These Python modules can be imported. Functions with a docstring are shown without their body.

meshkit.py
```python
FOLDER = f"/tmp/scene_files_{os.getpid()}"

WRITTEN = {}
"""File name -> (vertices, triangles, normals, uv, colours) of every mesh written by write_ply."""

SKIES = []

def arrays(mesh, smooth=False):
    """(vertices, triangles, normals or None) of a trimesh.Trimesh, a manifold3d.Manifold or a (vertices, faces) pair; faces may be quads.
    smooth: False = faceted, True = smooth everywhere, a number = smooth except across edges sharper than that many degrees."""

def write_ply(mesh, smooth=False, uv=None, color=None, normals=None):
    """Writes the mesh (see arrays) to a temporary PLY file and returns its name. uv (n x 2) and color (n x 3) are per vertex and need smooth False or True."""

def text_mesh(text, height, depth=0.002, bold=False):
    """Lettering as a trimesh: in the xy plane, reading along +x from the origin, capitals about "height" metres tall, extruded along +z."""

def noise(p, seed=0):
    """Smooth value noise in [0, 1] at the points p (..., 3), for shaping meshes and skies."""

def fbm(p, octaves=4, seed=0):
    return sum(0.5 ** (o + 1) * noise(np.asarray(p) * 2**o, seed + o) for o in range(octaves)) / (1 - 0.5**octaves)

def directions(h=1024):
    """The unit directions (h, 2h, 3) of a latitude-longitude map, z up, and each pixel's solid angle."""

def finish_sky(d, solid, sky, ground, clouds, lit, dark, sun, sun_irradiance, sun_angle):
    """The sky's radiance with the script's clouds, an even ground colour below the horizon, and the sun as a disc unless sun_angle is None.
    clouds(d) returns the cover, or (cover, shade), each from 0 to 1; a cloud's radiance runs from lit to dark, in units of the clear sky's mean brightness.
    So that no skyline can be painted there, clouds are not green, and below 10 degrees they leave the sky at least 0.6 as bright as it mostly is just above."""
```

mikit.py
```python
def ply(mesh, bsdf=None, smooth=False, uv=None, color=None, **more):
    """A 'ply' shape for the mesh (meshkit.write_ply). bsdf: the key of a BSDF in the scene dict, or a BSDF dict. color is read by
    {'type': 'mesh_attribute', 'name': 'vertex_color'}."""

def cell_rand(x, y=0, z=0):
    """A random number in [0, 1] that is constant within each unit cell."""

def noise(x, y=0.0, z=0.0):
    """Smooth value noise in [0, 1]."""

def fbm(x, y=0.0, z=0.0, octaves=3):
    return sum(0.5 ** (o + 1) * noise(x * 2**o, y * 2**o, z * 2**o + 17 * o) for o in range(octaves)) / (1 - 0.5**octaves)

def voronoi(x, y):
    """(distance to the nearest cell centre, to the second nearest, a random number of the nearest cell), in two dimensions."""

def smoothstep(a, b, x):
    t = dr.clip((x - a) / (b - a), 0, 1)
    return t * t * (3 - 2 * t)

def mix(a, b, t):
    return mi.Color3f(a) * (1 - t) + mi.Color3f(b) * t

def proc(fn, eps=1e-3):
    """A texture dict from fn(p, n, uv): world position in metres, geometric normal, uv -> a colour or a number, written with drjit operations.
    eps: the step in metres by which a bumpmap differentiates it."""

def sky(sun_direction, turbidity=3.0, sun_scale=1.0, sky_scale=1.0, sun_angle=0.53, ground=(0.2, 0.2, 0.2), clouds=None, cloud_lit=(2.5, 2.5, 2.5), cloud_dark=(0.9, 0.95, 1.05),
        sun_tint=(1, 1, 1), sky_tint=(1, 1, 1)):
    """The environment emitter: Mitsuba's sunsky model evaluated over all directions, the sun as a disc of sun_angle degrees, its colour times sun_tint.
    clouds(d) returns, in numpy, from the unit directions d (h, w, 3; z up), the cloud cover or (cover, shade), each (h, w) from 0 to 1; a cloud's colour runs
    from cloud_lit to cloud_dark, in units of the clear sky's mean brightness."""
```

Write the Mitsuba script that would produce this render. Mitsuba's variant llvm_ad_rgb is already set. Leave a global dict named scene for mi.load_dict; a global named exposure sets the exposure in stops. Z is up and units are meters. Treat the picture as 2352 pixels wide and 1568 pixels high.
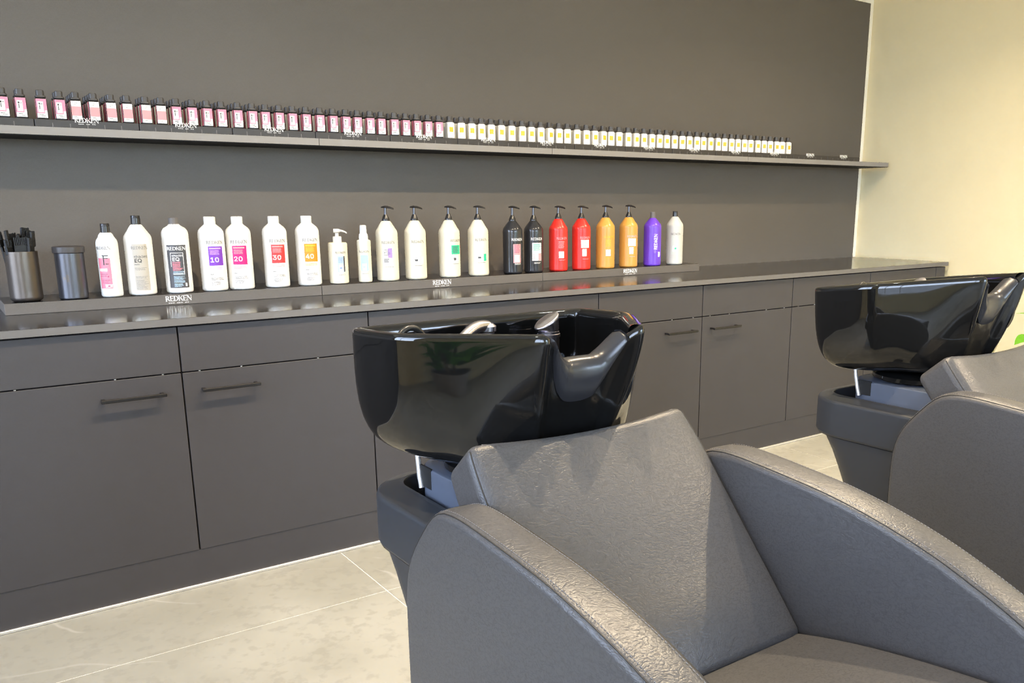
import math, random
import numpy as np, trimesh, shapely, drjit as dr, mitsuba as mi
from shapely.geometry import Polygon, box as sbox, Point
from shapely.ops import unary_union
from shapely import affinity
import mikit, meshkit
T = mi.ScalarTransform4f
random.seed(7)
rng = np.random.default_rng(11)
scene, labels = {}, {}

# ---------------------------------------------------------------- camera, sky, exposure
EYE = np.array([0.0, 0.0, 1.2373])
F, CX, CY = 1976.1, 1283.05, 931.36                      # pixels of a 2352 x 1568 frame
YAW, PITCH, ROLL = 0.6259, 0.2288, 0.0035
fwd = np.array([math.sin(YAW) * math.cos(PITCH), math.cos(YAW) * math.cos(PITCH), -math.sin(PITCH)])
rgt = np.array([math.cos(YAW), -math.sin(YAW), 0.0])
dwn = np.cross(fwd, rgt)
up = -(-math.sin(ROLL) * rgt + math.cos(ROLL) * dwn)
scene['camera'] = dict(type='perspective', fov=2 * math.degrees(math.atan(1176 / F)), fov_axis='x',
                       principal_point_offset_x=(1176 - CX) / 2352, principal_point_offset_y=(784 - CY) / 1568,
                       near_clip=0.05, far_clip=200.0,
                       to_world=T().look_at(EYE.tolist(), (EYE + fwd).tolist(), up.tolist()))
exposure = 1.5
scene['sky'] = mikit.sky([0.3, -0.5, 0.8], turbidity=4.0, sun_scale=0.0, sky_scale=27.0, sky_tint=(0.84, 0.95, 1.12), ground=(0.25, 0.25, 0.24),
                         clouds=lambda d: 0.35 + 0.4 * meshkit.fbm(d * 3.0, 3, 5), cloud_lit=(1.40, 1.48, 1.58))
LAMP = np.array([1.0, 0.80, 0.54])                       # colour of the warm ceiling downlights
LAMP_R = 0.040
LAMP_SPOTS = [(0.40, 1.60, 2.0, 0.0, 'left of the nearer basin'), (1.30, 1.66, 4.6, 0.0, 'right above the nearer basin'), (2.30, 1.66, 4.6, 0.0, 'between the two basins'),
              (3.60, 2.05, 3.2, 0.0, 'above the right end of the worktop'), (3.70, 0.20, 6.0, 0.0, 'near the cream side wall')]      # x, y, candela scale, lean, where

# ---------------------------------------------------------------- materials
def pr(col, rough=0.5, spec=0.5, **k):
    c = col if isinstance(col, dict) else {'type': 'rgb', 'value': [float(x) for x in col]}
    return {'type': 'twosided', 'bsdf': {'type': 'principled', 'base_color': c, 'roughness': float(rough), 'specular': float(spec), **k}}

def mat(name, d):
    scene[name] = d
    return name

def stone_fn(p, n, uv):
    q = p * 1.0
    a = mikit.fbm(q.x * 2.6 + 3, q.y * 2.6, 0, 5)
    b = mikit.fbm(q.x * 38, q.y * 38, 5.0, 4)
    wob = (mikit.fbm(q.x * 5.0, q.y * 5.0, 9.0, 3) - 0.5)
    def streak(cx, sx, fx, fy, k, w):
        u = q.x * cx + q.y * sx + wob * 0.10; v = -q.x * sx + q.y * cx
        r = dr.abs(mikit.noise(u * fx, v * fy, k) - 0.5)
        return (1 - mikit.smoothstep(0.0, w, r)) * mikit.smoothstep(0.52, 0.70, mikit.noise(u * 3.1, v * 2.3, k + 4.0)) * mikit.smoothstep(0.35, 0.6, mikit.noise(u * 21.0, v * 9.0, k + 8.0))
    vein = streak(0.80, 0.60, 9.0, 1.3, 3.0, 0.030) + 0.8 * streak(0.95, -0.3, 7.0, 1.2, 13.0, 0.026) + 0.6 * streak(0.3, 0.95, 8.0, 1.5, 23.0, 0.024)
    c = mikit.mix((0.27, 0.265, 0.229), (0.345, 0.34, 0.30), mikit.smoothstep(0.25, 0.8, a))
    c = mikit.mix(c, (0.215, 0.21, 0.185), 0.35 * mikit.smoothstep(0.5, 0.75, b))
    return mikit.mix(c, (0.44, 0.43, 0.40), 0.5 * dr.clip(vein, 0, 1))

def leather_h(p, n, uv):
    x, y, z = p.x * 260.0, p.y * 260.0, p.z * 260.0
    wx = x + 2.2 * mikit.noise(x * 0.35, y * 0.35, z * 0.35)
    wz = z + 2.2 * mikit.noise(x * 0.35 + 11, y * 0.35, z * 0.35)
    a = dr.abs(mikit.noise(wx * 0.8, y * 0.8, wz * 0.8) - 0.5) * 2
    b = dr.abs(mikit.noise(wx * 1.7 + 5, y * 1.7, wz * 1.7) - 0.5) * 2
    return mikit.smoothstep(0.0, 0.30, a) * 0.65 + mikit.smoothstep(0.0, 0.34, b) * 0.35

def leather_c(p, n, uv):
    h = leather_h(p, n, uv)
    return mikit.mix((0.050, 0.049, 0.051), (0.063, 0.062, 0.064), h)

def panel_fn(p, n, uv):
    g = mikit.fbm(p.x * 1.4, p.z * 1.6, 3.0, 3)
    s = mikit.noise(p.x * 420, p.y * 420, p.z * 420)
    return mikit.mix((0.094, 0.082, 0.069), (0.108, 0.095, 0.081), g) * (0.95 + 0.1 * s)

def cab_fn(p, n, uv):
    g = mikit.fbm(p.x * 2.4, p.z * 2.4 + p.y, 8.0, 3)
    s = mikit.noise(p.x * 500, p.y * 500, p.z * 500)
    return mikit.mix((0.042, 0.039, 0.0415), (0.049, 0.046, 0.0485), g) * (0.95 + 0.1 * s)

def cream_fn(p, n, uv):
    g = mikit.fbm(p.x * 2, p.y * 2, p.z * 2, 3)
    return mikit.mix((0.68, 0.585, 0.36), (0.71, 0.615, 0.385), g)

mat('m_stone', pr(mikit.proc(stone_fn), 0.5, 0.3))
mat('m_grout', pr((0.66, 0.62, 0.54), 0.8, 0.2))
mat('m_leather', {'type': 'bumpmap', 'bump': mikit.proc(leather_h, 0.0006), 'scale': 0.00038,
                  'bsdf': pr(mikit.proc(leather_c), 0.36, 0.5)})
mat('m_seam', pr((0.02, 0.019, 0.018), 0.5))
mat('m_stitch', pr((0.16, 0.15, 0.145), 0.6))
mat('m_panel', pr(mikit.proc(panel_fn), 0.5, 0.4))
mat('m_cab', pr(mikit.proc(cab_fn), 0.5, 0.4))
mat('m_worktop', pr((0.008, 0.007, 0.007), 0.14, 0.45))
mat('m_frontedge', pr((0.12, 0.113, 0.108), 0.45, 0.5))
mat('m_edge', pr((0.22, 0.205, 0.19), 0.45, 0.5))
mat('m_dark', pr((0.012, 0.012, 0.012), 0.6, 0.3))
mat('m_handle', pr((0.014, 0.013, 0.013), 0.3, 0.4))
mat('m_white', pr((0.80, 0.79, 0.74), 0.6))
mat('m_strip', pr((0.84, 0.80, 0.69), 0.6))
mat('m_ceiling', pr((0.80, 0.79, 0.76), 0.8, 0.2))
mat('m_cream', pr(mikit.proc(cream_fn), 0.7, 0.25))
mat('m_alu', pr((0.72, 0.71, 0.68), 0.35, 0.5, metallic=0.7))
mat('m_gloss', pr((0.005, 0.005, 0.005), 0.032, 0.66))
mat('m_gel', pr((0.022, 0.022, 0.025), 0.27, 0.6))
mat('m_plastic', pr((0.024, 0.027, 0.033), 0.46, 0.5))
mat('m_neckplastic', pr((0.080, 0.095, 0.130), 0.38, 0.5))
mat('m_chrome', {'type': 'twosided', 'bsdf': {'type': 'roughconductor', 'material': 'Cr', 'alpha': 0.06, 'distribution': 'ggx'}})
mat('m_rubber', pr((0.018, 0.018, 0.018), 0.25, 0.5))
mat('m_capblack', pr((0.02, 0.019, 0.019), 0.22, 0.5))
mat('m_capsatin', pr((0.050, 0.046, 0.044), 0.38, 0.45))
mat('m_tray', pr((0.036, 0.032, 0.030), 0.42, 0.4))
mat('m_capgrey', pr((0.12, 0.11, 0.105), 0.5, 0.4))
mat('m_whitebottle', pr((0.69, 0.675, 0.63), 0.32, 0.5))
mat('m_creambottle', pr((0.64, 0.60, 0.47), 0.32, 0.5))
mat('m_blackbottle', pr((0.022, 0.022, 0.024), 0.16, 0.55))
mat('m_redbottle', pr((0.62, 0.026, 0.018), 0.28, 0.5))
mat('m_amberbottle', pr((0.58, 0.275, 0.055), 0.28, 0.5))
mat('m_purplebottle', pr((0.13, 0.045, 0.48), 0.28, 0.5))
mat('m_greybottle', pr((0.50, 0.485, 0.43), 0.30, 0.5))
mat('m_pewter', pr((0.135, 0.115, 0.10), 0.32, 0.5, metallic=0.85))
mat('m_pewter2', pr((0.115, 0.115, 0.128), 0.30, 0.5, metallic=0.8))
mat('m_lid', pr((0.060, 0.054, 0.053), 0.35, 0.5, metallic=0.3))
mat('m_ink', pr((0.20, 0.19, 0.17), 0.6))
mat('m_inkblack', pr((0.03, 0.03, 0.03), 0.6))
mat('m_inkwhite', pr((0.85, 0.85, 0.83), 0.6))
for nm, c in dict(pink=(0.70, 0.20, 0.26), hot=(0.70, 0.22, 0.31), rose=(0.68, 0.27, 0.28), paper=(0.70, 0.685, 0.62), purple=(0.17, 0.04, 0.42), magenta=(0.62, 0.01, 0.15),
                  red=(0.62, 0.035, 0.035), orange=(0.68, 0.23, 0.015), taupe=(0.42, 0.385, 0.32), char=(0.055, 0.055, 0.060), blue=(0.18, 0.25, 0.50),
                  sky=(0.33, 0.46, 0.56), green=(0.02, 0.42, 0.22), lilac=(0.31, 0.20, 0.47), blush=(0.56, 0.40, 0.40), yellow=(0.66, 0.41, 0.025),
                  sage=(0.50, 0.58, 0.48), lightgrey=(0.55, 0.54, 0.52), palepurple=(0.5, 0.3, 0.8), steel=(0.35, 0.45, 0.6), wine=(0.35, 0.04, 0.12)).items():
    mat('m_p_' + nm, pr(c, 0.45))
mat('m_bristle', pr((0.008, 0.008, 0.008), 0.45, 0.35))
mat('m_leaf', {'type': 'principledthin', 'base_color': {'type': 'rgb', 'value': [0.13, 0.36, 0.035]}, 'roughness': 0.35, 'diff_trans': 0.9, 'specular' if False else 'eta': 1.4})
mat('m_bark', pr((0.16, 0.12, 0.07), 0.8))
mat('m_pot', pr((0.30, 0.28, 0.26), 0.6))
mat('m_soil', pr((0.05, 0.035, 0.025), 0.9))
mat('m_glass', {'type': 'thindielectric', 'int_ior': 1.5})
mat('m_frame', pr((0.72, 0.72, 0.70), 0.45))
mat('m_pave', pr((0.38, 0.37, 0.35), 0.85))

# ---------------------------------------------------------------- helpers
def add(key, mesh, m, smooth=35, **k):
    base, i = key, 0
    while key in scene:
        i += 1
        key = '%s_%03d' % (base, i)
    scene[key] = mikit.ply(mesh, m, smooth=smooth, **k)
    return key

def tag(key, label=None, cat=None, group=None, kind=None):
    d = labels.setdefault(key, {})
    for a, b in (('label', label), ('category', cat), ('group', group), ('kind', kind)):
        if b: d[a] = b
    return key

def name(base, used={}):
    i = used.get(base, -1) + 1
    used[base] = i
    return base if i == 0 else '%s_%03d' % (base, i)

def outward(m):
    if m.volume < 0: m.invert()
    return m

def box(x0, x1, y0, y1, z0, z1, c=0.0):
    if c <= 0:
        m = trimesh.creation.box((x1 - x0, y1 - y0, z1 - z0))
        m.apply_translation(((x0 + x1) / 2, (y0 + y1) / 2, (z0 + z1) / 2))
        return m
    pts = []
    for sx in (0, 1):
        for sy in (0, 1):
            for sz in (0, 1):
                p = np.array([(x0, x1)[sx], (y0, y1)[sy], (z0, z1)[sz]], float)
                d = np.array([1 - 2 * sx, 1 - 2 * sy, 1 - 2 * sz]) * c
                for k in range(3):
                    q = p + d; q[k] = p[k]; pts.append(q)
    return trimesh.convex.convex_hull(np.array(pts))

def cat(*ms): return trimesh.util.concatenate([m for m in ms if m is not None])

def lathe(prof, n=40):
    pr_ = np.array(prof, float)
    a = np.linspace(0, 2 * math.pi, n, endpoint=False)
    loops = np.array([np.c_[r * np.cos(a), r * np.sin(a), np.full(n, z)] for r, z in pr_])
    return loft(loops)

def loft(loops, caps=True):
    L = np.asarray(loops, float)
    m, n = L.shape[:2]
    v = L.reshape(-1, 3)
    i, j = np.meshgrid(np.arange(m - 1), np.arange(n), indexing='ij')
    a, b = i * n + j, i * n + (j + 1) % n
    q = np.stack([a, b, b + n, a + n], -1).reshape(-1, 4)
    f = np.vstack([q[:, [0, 1, 2]], q[:, [0, 2, 3]]])
    if caps:
        c0, c1 = len(v), len(v) + 1
        v = np.vstack([v, L[0].mean(0), L[-1].mean(0)])
        k = np.arange(n)
        f = np.vstack([f, np.c_[(k + 1) % n, k, np.full(n, c0)], np.c_[(m - 1) * n + k, (m - 1) * n + (k + 1) % n, np.full(n, c1)]])
    return outward(trimesh.Trimesh(v, f, process=False))

def tube(pts, r, n=10):
    p = np.array(pts, float)
    t = np.gradient(p, axis=0); t /= np.linalg.norm(t, axis=1, keepdims=True) + 1e-12
    ref = np.array([0, 0, 1.0]) if abs(t[0, 2]) < 0.9 else np.array([1.0, 0, 0])
    loops = []
    u = np.cross(t[0], ref); u /= np.linalg.norm(u)
    a = np.linspace(0, 2 * math.pi, n, endpoint=False)
    rr = np.broadcast_to(r, (len(p),))
    for k in range(len(p)):
        u = u - t[k] * (u @ t[k]); u /= np.linalg.norm(u)
        w = np.cross(t[k], u)
        loops.append(p[k] + rr[k] * (np.cos(a)[:, None] * u + np.sin(a)[:, None] * w))
    return loft(loops)

def spline(pts, n):
    from scipy.interpolate import CubicSpline
    p = np.array(pts, float)
    t = np.r_[0, np.cumsum(np.linalg.norm(np.diff(p, axis=0), axis=1))]
    return CubicSpline(t, p)(np.linspace(0, t[-1], n))

def rbox(sx, sy, sz, r, seg=10, inner=8):
    """A rounded box with a fine grid, to be shaped further."""
    def axis(s):
        h = s / 2
        e = h - r + r * np.sin(np.linspace(0, math.pi / 2, 5))
        mid = np.linspace(-(h - r), h - r, inner + 1)
        return np.unique(np.round(np.r_[-e, mid, e], 7))
    ax = [axis(sx), axis(sy), axis(sz)]
    V, Fc, off = [], [], 0
    for k in range(3):
        i, j = (k + 1) % 3, (k + 2) % 3
        A, B = np.meshgrid(ax[i], ax[j], indexing='ij')
        for s in (-1, 1):
            P = np.zeros(A.shape + (3,))
            P[..., i], P[..., j], P[..., k] = A, B, s * (sx, sy, sz)[k] / 2
            na, nb = A.shape
            ii, jj = np.meshgrid(np.arange(na - 1), np.arange(nb - 1), indexing='ij')
            a = off + ii * nb + jj
            q = np.stack([a, a + nb, a + nb + 1, a + 1], -1).reshape(-1, 4)
            if s < 0: q = q[:, ::-1]
            V.append(P.reshape(-1, 3)); Fc.append(np.vstack([q[:, [0, 1, 2]], q[:, [0, 2, 3]]])); off += na * nb
    m = trimesh.Trimesh(np.vstack(V), np.vstack(Fc), process=False)
    m.merge_vertices()
    h = np.array([sx, sy, sz]) / 2 - r
    v = np.array(m.vertices); c = np.clip(v, -h, h); d = v - c
    L = np.linalg.norm(d, axis=1, keepdims=True)
    m.vertices = np.where(L > 1e-9, c + d / np.maximum(L, 1e-9) * r, v)
    return m

# ---- lettering: capitals with thick and thin strokes and small serifs, as the trays show
def glyph(ch):
    B = lambda a, b, c, d: sbox(a, c, b, d)
    s = 0.045
    stem = lambda x, w=0.17: unary_union([B(x, x + w, 0, 1), B(x - s, x + w + s, 0, 0.06), B(x - s, x + w + s, 0.94, 1)])
    if ch == 'R':
        ring = affinity.scale(Point(0.2, 0.73).buffer(1, 24), 0.45, 0.27).difference(affinity.scale(Point(0.2, 0.73).buffer(1, 24), 0.28, 0.20)).intersection(B(0.2, 1, 0.4, 1.1))
        return unary_union([stem(0.05), ring, Polygon([(0.30, 0.48), (0.48, 0.50), (0.80, 0.02), (0.86, 0), (0.62, 0)])]), 0.80
    if ch == 'E':
        return unary_union([stem(0.05), B(0.1, 0.62, 0.92, 1), B(0.1, 0.55, 0.47, 0.55), B(0.1, 0.64, 0, 0.08), B(0.57, 0.62, 0.82, 1), B(0.59, 0.64, 0, 0.2), B(0.5, 0.55, 0.40, 0.62)]), 0.68
    if ch == 'D':
        ring = affinity.scale(Point(0.2, 0.5).buffer(1, 24), 0.62, 0.5).difference(affinity.scale(Point(0.2, 0.5).buffer(1, 24), 0.44, 0.43)).intersection(B(0.2, 1, -0.1, 1.1))
        return unary_union([stem(0.05), ring]), 0.84
    if ch == 'K':
        return unary_union([stem(0.05), Polygon([(0.22, 0.44), (0.70, 1), (0.80, 1), (0.36, 0.5)]), Polygon([(0.30, 0.55), (0.44, 0.62), (0.88, 0), (0.64, 0)]), B(0.6, 0.86, 0.95, 1)]), 0.84
    if ch == 'N':
        return unary_union([B(0.08, 0.14, 0, 1), B(0.0, 0.24, 0, 0.05), Polygon([(0.0, 1), (0.20, 1), (0.80, 0.0), (0.74, 0.0)]).buffer(0.03), B(0.74, 0.80, 0, 1), B(0.64, 0.9, 0.95, 1)]), 0.90

def word(height, text='REDKEN'):
    out, x = [], 0.0
    for ch in text:
        g, w = glyph(ch)
        out.append(affinity.translate(g, x, 0)); x += w
    g = unary_union(out)
    return affinity.scale(affinity.translate(g, -x / 2, 0), height, height, origin=(0, 0)), x * height

def flat(poly, depth=0.0006):
    gs = [g for g in getattr(poly, 'geoms', [poly]) if g.geom_type == 'Polygon' and g.area > 1e-10]
    return trimesh.util.concatenate([trimesh.creation.extrude_polygon(g, depth, engine='earcut') for g in gs])

def on_front(m, x, y, z):
    """A mesh of the xy plane (thick along +z) stood up to face -y at (x, y, z)."""
    m = m.copy(); v = np.array(m.vertices)
    m.vertices = np.c_[x + v[:, 0], y - v[:, 2], z + v[:, 1]]
    return outward(m)

def wrap(m, r, th0, z, edge=0.006):
    """The same, bent round a cylinder of radius r; th0 is the angle the middle faces (0 = -y, positive = towards +x)."""
    v, f = trimesh.remesh.subdivide_to_size(np.array(m.vertices), np.array(m.faces), edge, max_iter=12)
    a = th0 + v[:, 0] / r
    R = r + 0.0003 + v[:, 2]
    return outward(trimesh.Trimesh(np.c_[R * np.sin(a), -R * np.cos(a), z + v[:, 1]], f, process=False))

def bars(x0, x1, ys, h, jag=0.25, rg=None):
    rg = rg or random.Random(3)
    return unary_union([sbox(x0, y - h / 2, x0 + (x1 - x0) * (1 - jag * rg.random()), y + h / 2) for y in ys])

# ---------------------------------------------------------------- the room
XR, YB, XL, YF, ZC = 4.972, 3.522, -1.95, -4.2, 2.78
YFACE = 3.512                                             # front of the dark wall cladding
tag(add('floor', box(XL, XR, YF, YB, -0.05, -0.0012), 'm_grout', False), 'beige stone tile floor with pale grout joints', kind='structure')
TX, TY = 1.2088, 0.6
for i in range(-4, 5):
    for j in range(-1, 13):
        x0, y1 = 1.0805 + TX * (i - 1), 2.4665 + TY - TY * j
        a, b, c, d = max(x0 + .002, XL), min(x0 + TX - .002, XR), max(y1 - TY + .002, YF), min(y1 - .002, YB)
        if b - a > .02 and d - c > .02:
            add('floor__tile', box(a, b, c, d, -0.012, 0.0, 0.0005), 'm_stone', False)
tag(add('ceiling', box(XL, XR, YF, YB, ZC, ZC + 0.1), 'm_ceiling', False), 'plain white ceiling', kind='structure')
tag(add('wall_back', box(XL, XR + .1, YB, YB + 0.1, 0, ZC), 'm_strip', False), 'back wall, white paint showing beside the dark cladding', kind='structure')
add('wall_back__cladding', box(XL, 4.928, YFACE, YB, 0.9, 2.4426), 'm_panel', False)
labels['wall_back__cladding'] = {'label': 'dark taupe laminate cladding'}
tag(add('wall_right', box(XR, XR + 0.1, YF, YB, 0, ZC), 'm_cream', False), 'cream painted side wall lit warm yellow', kind='structure')
# left wall with a wide window, wall behind the camera with a shop front
def wall_with_hole(key, axis, at, th, lo, hi, h0, h1, z0, z1):
    ms = []
    for (a, b, c, d) in ((lo, h0, 0, ZC), (h1, hi, 0, ZC), (h0, h1, 0, z0), (h0, h1, z1, ZC)):
        if b - a > .01 and d - c > .01:
            ms.append(box(at, at + th, a, b, c, d) if axis == 'x' else box(a, b, at, at + th, c, d))
    return add(key, cat(*ms), 'm_cream', False)
WL = [(YF, -3.8, 0, ZC), (-3.8, 0.2, 0, .75), (-3.8, 0.2, 2.65, ZC), (0.2, 1.40, 0, ZC), (1.40, 3.30, 0, .95), (1.40, 3.30, 2.65, ZC), (3.30, YB + .1, 0, ZC)]
tag(add('wall_left', cat(*[box(XL - .12, XL, a, b, c, d) for a, b, c, d in WL]), 'm_cream', False), 'cream side wall with two windows', kind='structure')
tag(wall_with_hole('wall_front', 'y', YF - 0.12, 0.12, XL - .12, XR + .1, 0.6, 4.6, 0.08, 2.6), 'cream wall with the glazed shop front', kind='structure')
def window(key, axis, at, lo, hi, z0, z1, panes, label):
    bar = 0.05
    for k in range(panes + 1):
        c = lo + (hi - lo) * k / panes
        c = min(max(c, lo + bar / 2), hi - bar / 2)
        add(key + '__mullion', box(at, at + .06, c - bar / 2, c + bar / 2, z0, z1, .004) if axis == 'x' else box(c - bar / 2, c + bar / 2, at, at + .06, z0, z1, .004), 'm_frame', False)
    for z in (z0 + bar / 2, z1 - bar / 2):
        add(key + '__rail', box(at, at + .06, lo, hi, z - bar / 2, z + bar / 2, .004) if axis == 'x' else box(lo, hi, at, at + .06, z - bar / 2, z + bar / 2, .004), 'm_frame', False)
    for k in range(panes):
        a, b = lo + (hi - lo) * k / panes + bar / 2, lo + (hi - lo) * (k + 1) / panes - bar / 2
        q = np.array([[a, z0 + bar], [b, z0 + bar], [b, z1 - bar], [a, z1 - bar]])
        v = np.c_[np.full(4, at + .03), q[:, 0], q[:, 1]] if axis == 'x' else np.c_[q[:, 0], np.full(4, at + .03), q[:, 1]]
        add(key + '__pane', trimesh.Trimesh(v, [[0, 1, 2], [0, 2, 3]], process=False), 'm_glass', False)
    tag(key, label, kind='structure')
window('window_1', 'x', XL - .09, -3.8, 0.2, 0.75, 2.65, 4, 'wide window in the side wall')
window('window_3', 'x', XL - .09, 1.40, 3.30, 0.95, 2.65, 2, 'smaller window in the side wall, next to the worktop')
window('window_2', 'y', YF - .09, 0.6, 4.6, 0.08, 2.6, 3, 'glazed shop front')
tag(add('pavement', box(-20, 22, -24, 20, -0.35, -0.12), 'm_pave', False), 'grey pavement outside the shop', kind='structure')

# ---------------------------------------------------------------- downlights
def downlight(x, y, power, lean, where):
    k = name('ceiling_downlight')
    tag(k, 'round recessed ceiling downlight with a white ring, %s' % where, 'ceiling light', 'ceiling downlights')
    ring = lathe([(LAMP_R + .004, -.001), (LAMP_R + .016, -.004), (LAMP_R + .020, -.001), (LAMP_R + .020, .0)], 28)
    a = np.linspace(0, 2 * math.pi, 29)[:-1]
    prof = [(LAMP_R + .003, ZC - .001), (LAMP_R + .006, ZC - .006), (LAMP_R + .020, ZC - .006), (LAMP_R + .022, ZC - .0002), (LAMP_R + .003, ZC - .0002)]
    L = np.array([np.c_[r * np.cos(a), r * np.sin(a), np.full(28, z)] for r, z in prof])
    m = loft(L, caps=False); m.apply_translation((x, y, 0))
    add(k + '__ring', m, 'm_white', 30)
    v = np.vstack([np.c_[x + LAMP_R * np.cos(a), y + LAMP_R * np.sin(a), np.full(28, ZC - .003)], [[x, y, ZC - .003]]])
    f = np.array([[(i + 1) % 28, i, 28] for i in range(28)])
    scene[k + '__diffuser'] = mikit.ply(trimesh.Trimesh(v, f, process=False), 'm_white', False, emitter={'type': 'area', 'radiance': {'type': 'rgb', 'value': (LAMP * 260.0).tolist()}})
    scene[k + '_beam'] = {'type': 'spot', 'to_world': T().look_at([x, y, ZC - .02], [x, y + lean * ZC, 0], [0, 1, 0]), 'intensity': {'type': 'rgb', 'value': (LAMP * power).tolist()}, 'cutoff_angle': 66.0, 'beam_width': 36.0}
for q in LAMP_SPOTS: downlight(*q)

# ---------------------------------------------------------------- cabinets, worktop, plinth
YC = 2.8626
edges = [-1.94, -1.315, -0.675, -0.036, 0.6005, 1.2368, 2.2815, 2.902, 3.543, 4.194, 4.838]
handle_side = {0: 1, 1: -1, 2: -1, 3: 1, 4: -1, 5: 0, 6: 1, 7: -1, 8: 1, 9: -1}
nth = {3: 'leftmost grey cabinet, its handle at the right, under the worktop', 4: 'second grey cabinet from the left, its handle at the left, beside the nearer basin',
       5: 'wide grey double cabinet mostly hidden behind the nearer black basin', 6: 'grey cabinet right of the nearer basin, its handle at the right',
       7: 'grey cabinet between the two basins with its handle at the left', 8: 'grey cabinet half hidden by the farther basin', 9: 'last grey cabinet at the cream wall, behind the farther basin'}
g = 0.0022
for i in range(len(edges) - 1):
    a, b = edges[i], edges[i + 1]
    k = name('base_cabinet')
    tag(k, nth.get(i, 'grey base cabinet left of the frame, %s from the side wall' % ['first', 'second', 'third'][min(i, 2)]), 'cabinet', 'grey base cabinets under the worktop')
    add(k + '__carcass', box(a + .001, b - .001, YC + .02, YB - .005, .1292, .8735), 'm_dark', False)
    add(k + '__drawer_front', box(a + g, b - g, YC, YC + .019, .7283, .8712, .0012), 'm_cab', False)
    doors = [(a, b, handle_side[i])] if handle_side[i] else [(a, (a + b) / 2, 1), ((a + b) / 2, b, -1)]
    for (da, db, s) in doors:
        dk = add(k + '__door', box(da + g, db - g, YC, YC + .019, .1295, .7245, .0012), 'm_cab', False)
        hc = db - .148 if s > 0 else da + .142
        bar = box(hc - .092, hc + .092, YC - .036, YC - .026, .6625, .6725, .0015)
        p1 = box(hc - .088, hc - .078, YC - .030, YC, .6635, .6715, .001); p2 = box(hc + .078, hc + .088, YC - .030, YC, .6635, .6715, .001)
        add(dk + '__handle', cat(bar, p1, p2), 'm_handle', False)
        labels[dk + '__handle'] = {'label': 'slim black bar handle'}
    for t in (a + .055, a + .186, b - .055, b - .19):
        m = box(t - .003, t + .003, YC + .003, YC + .008, .7249, .7279, .0008)
        add(k + '__bumper', m, 'm_white', False)
k = 'filler_panel'
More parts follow.
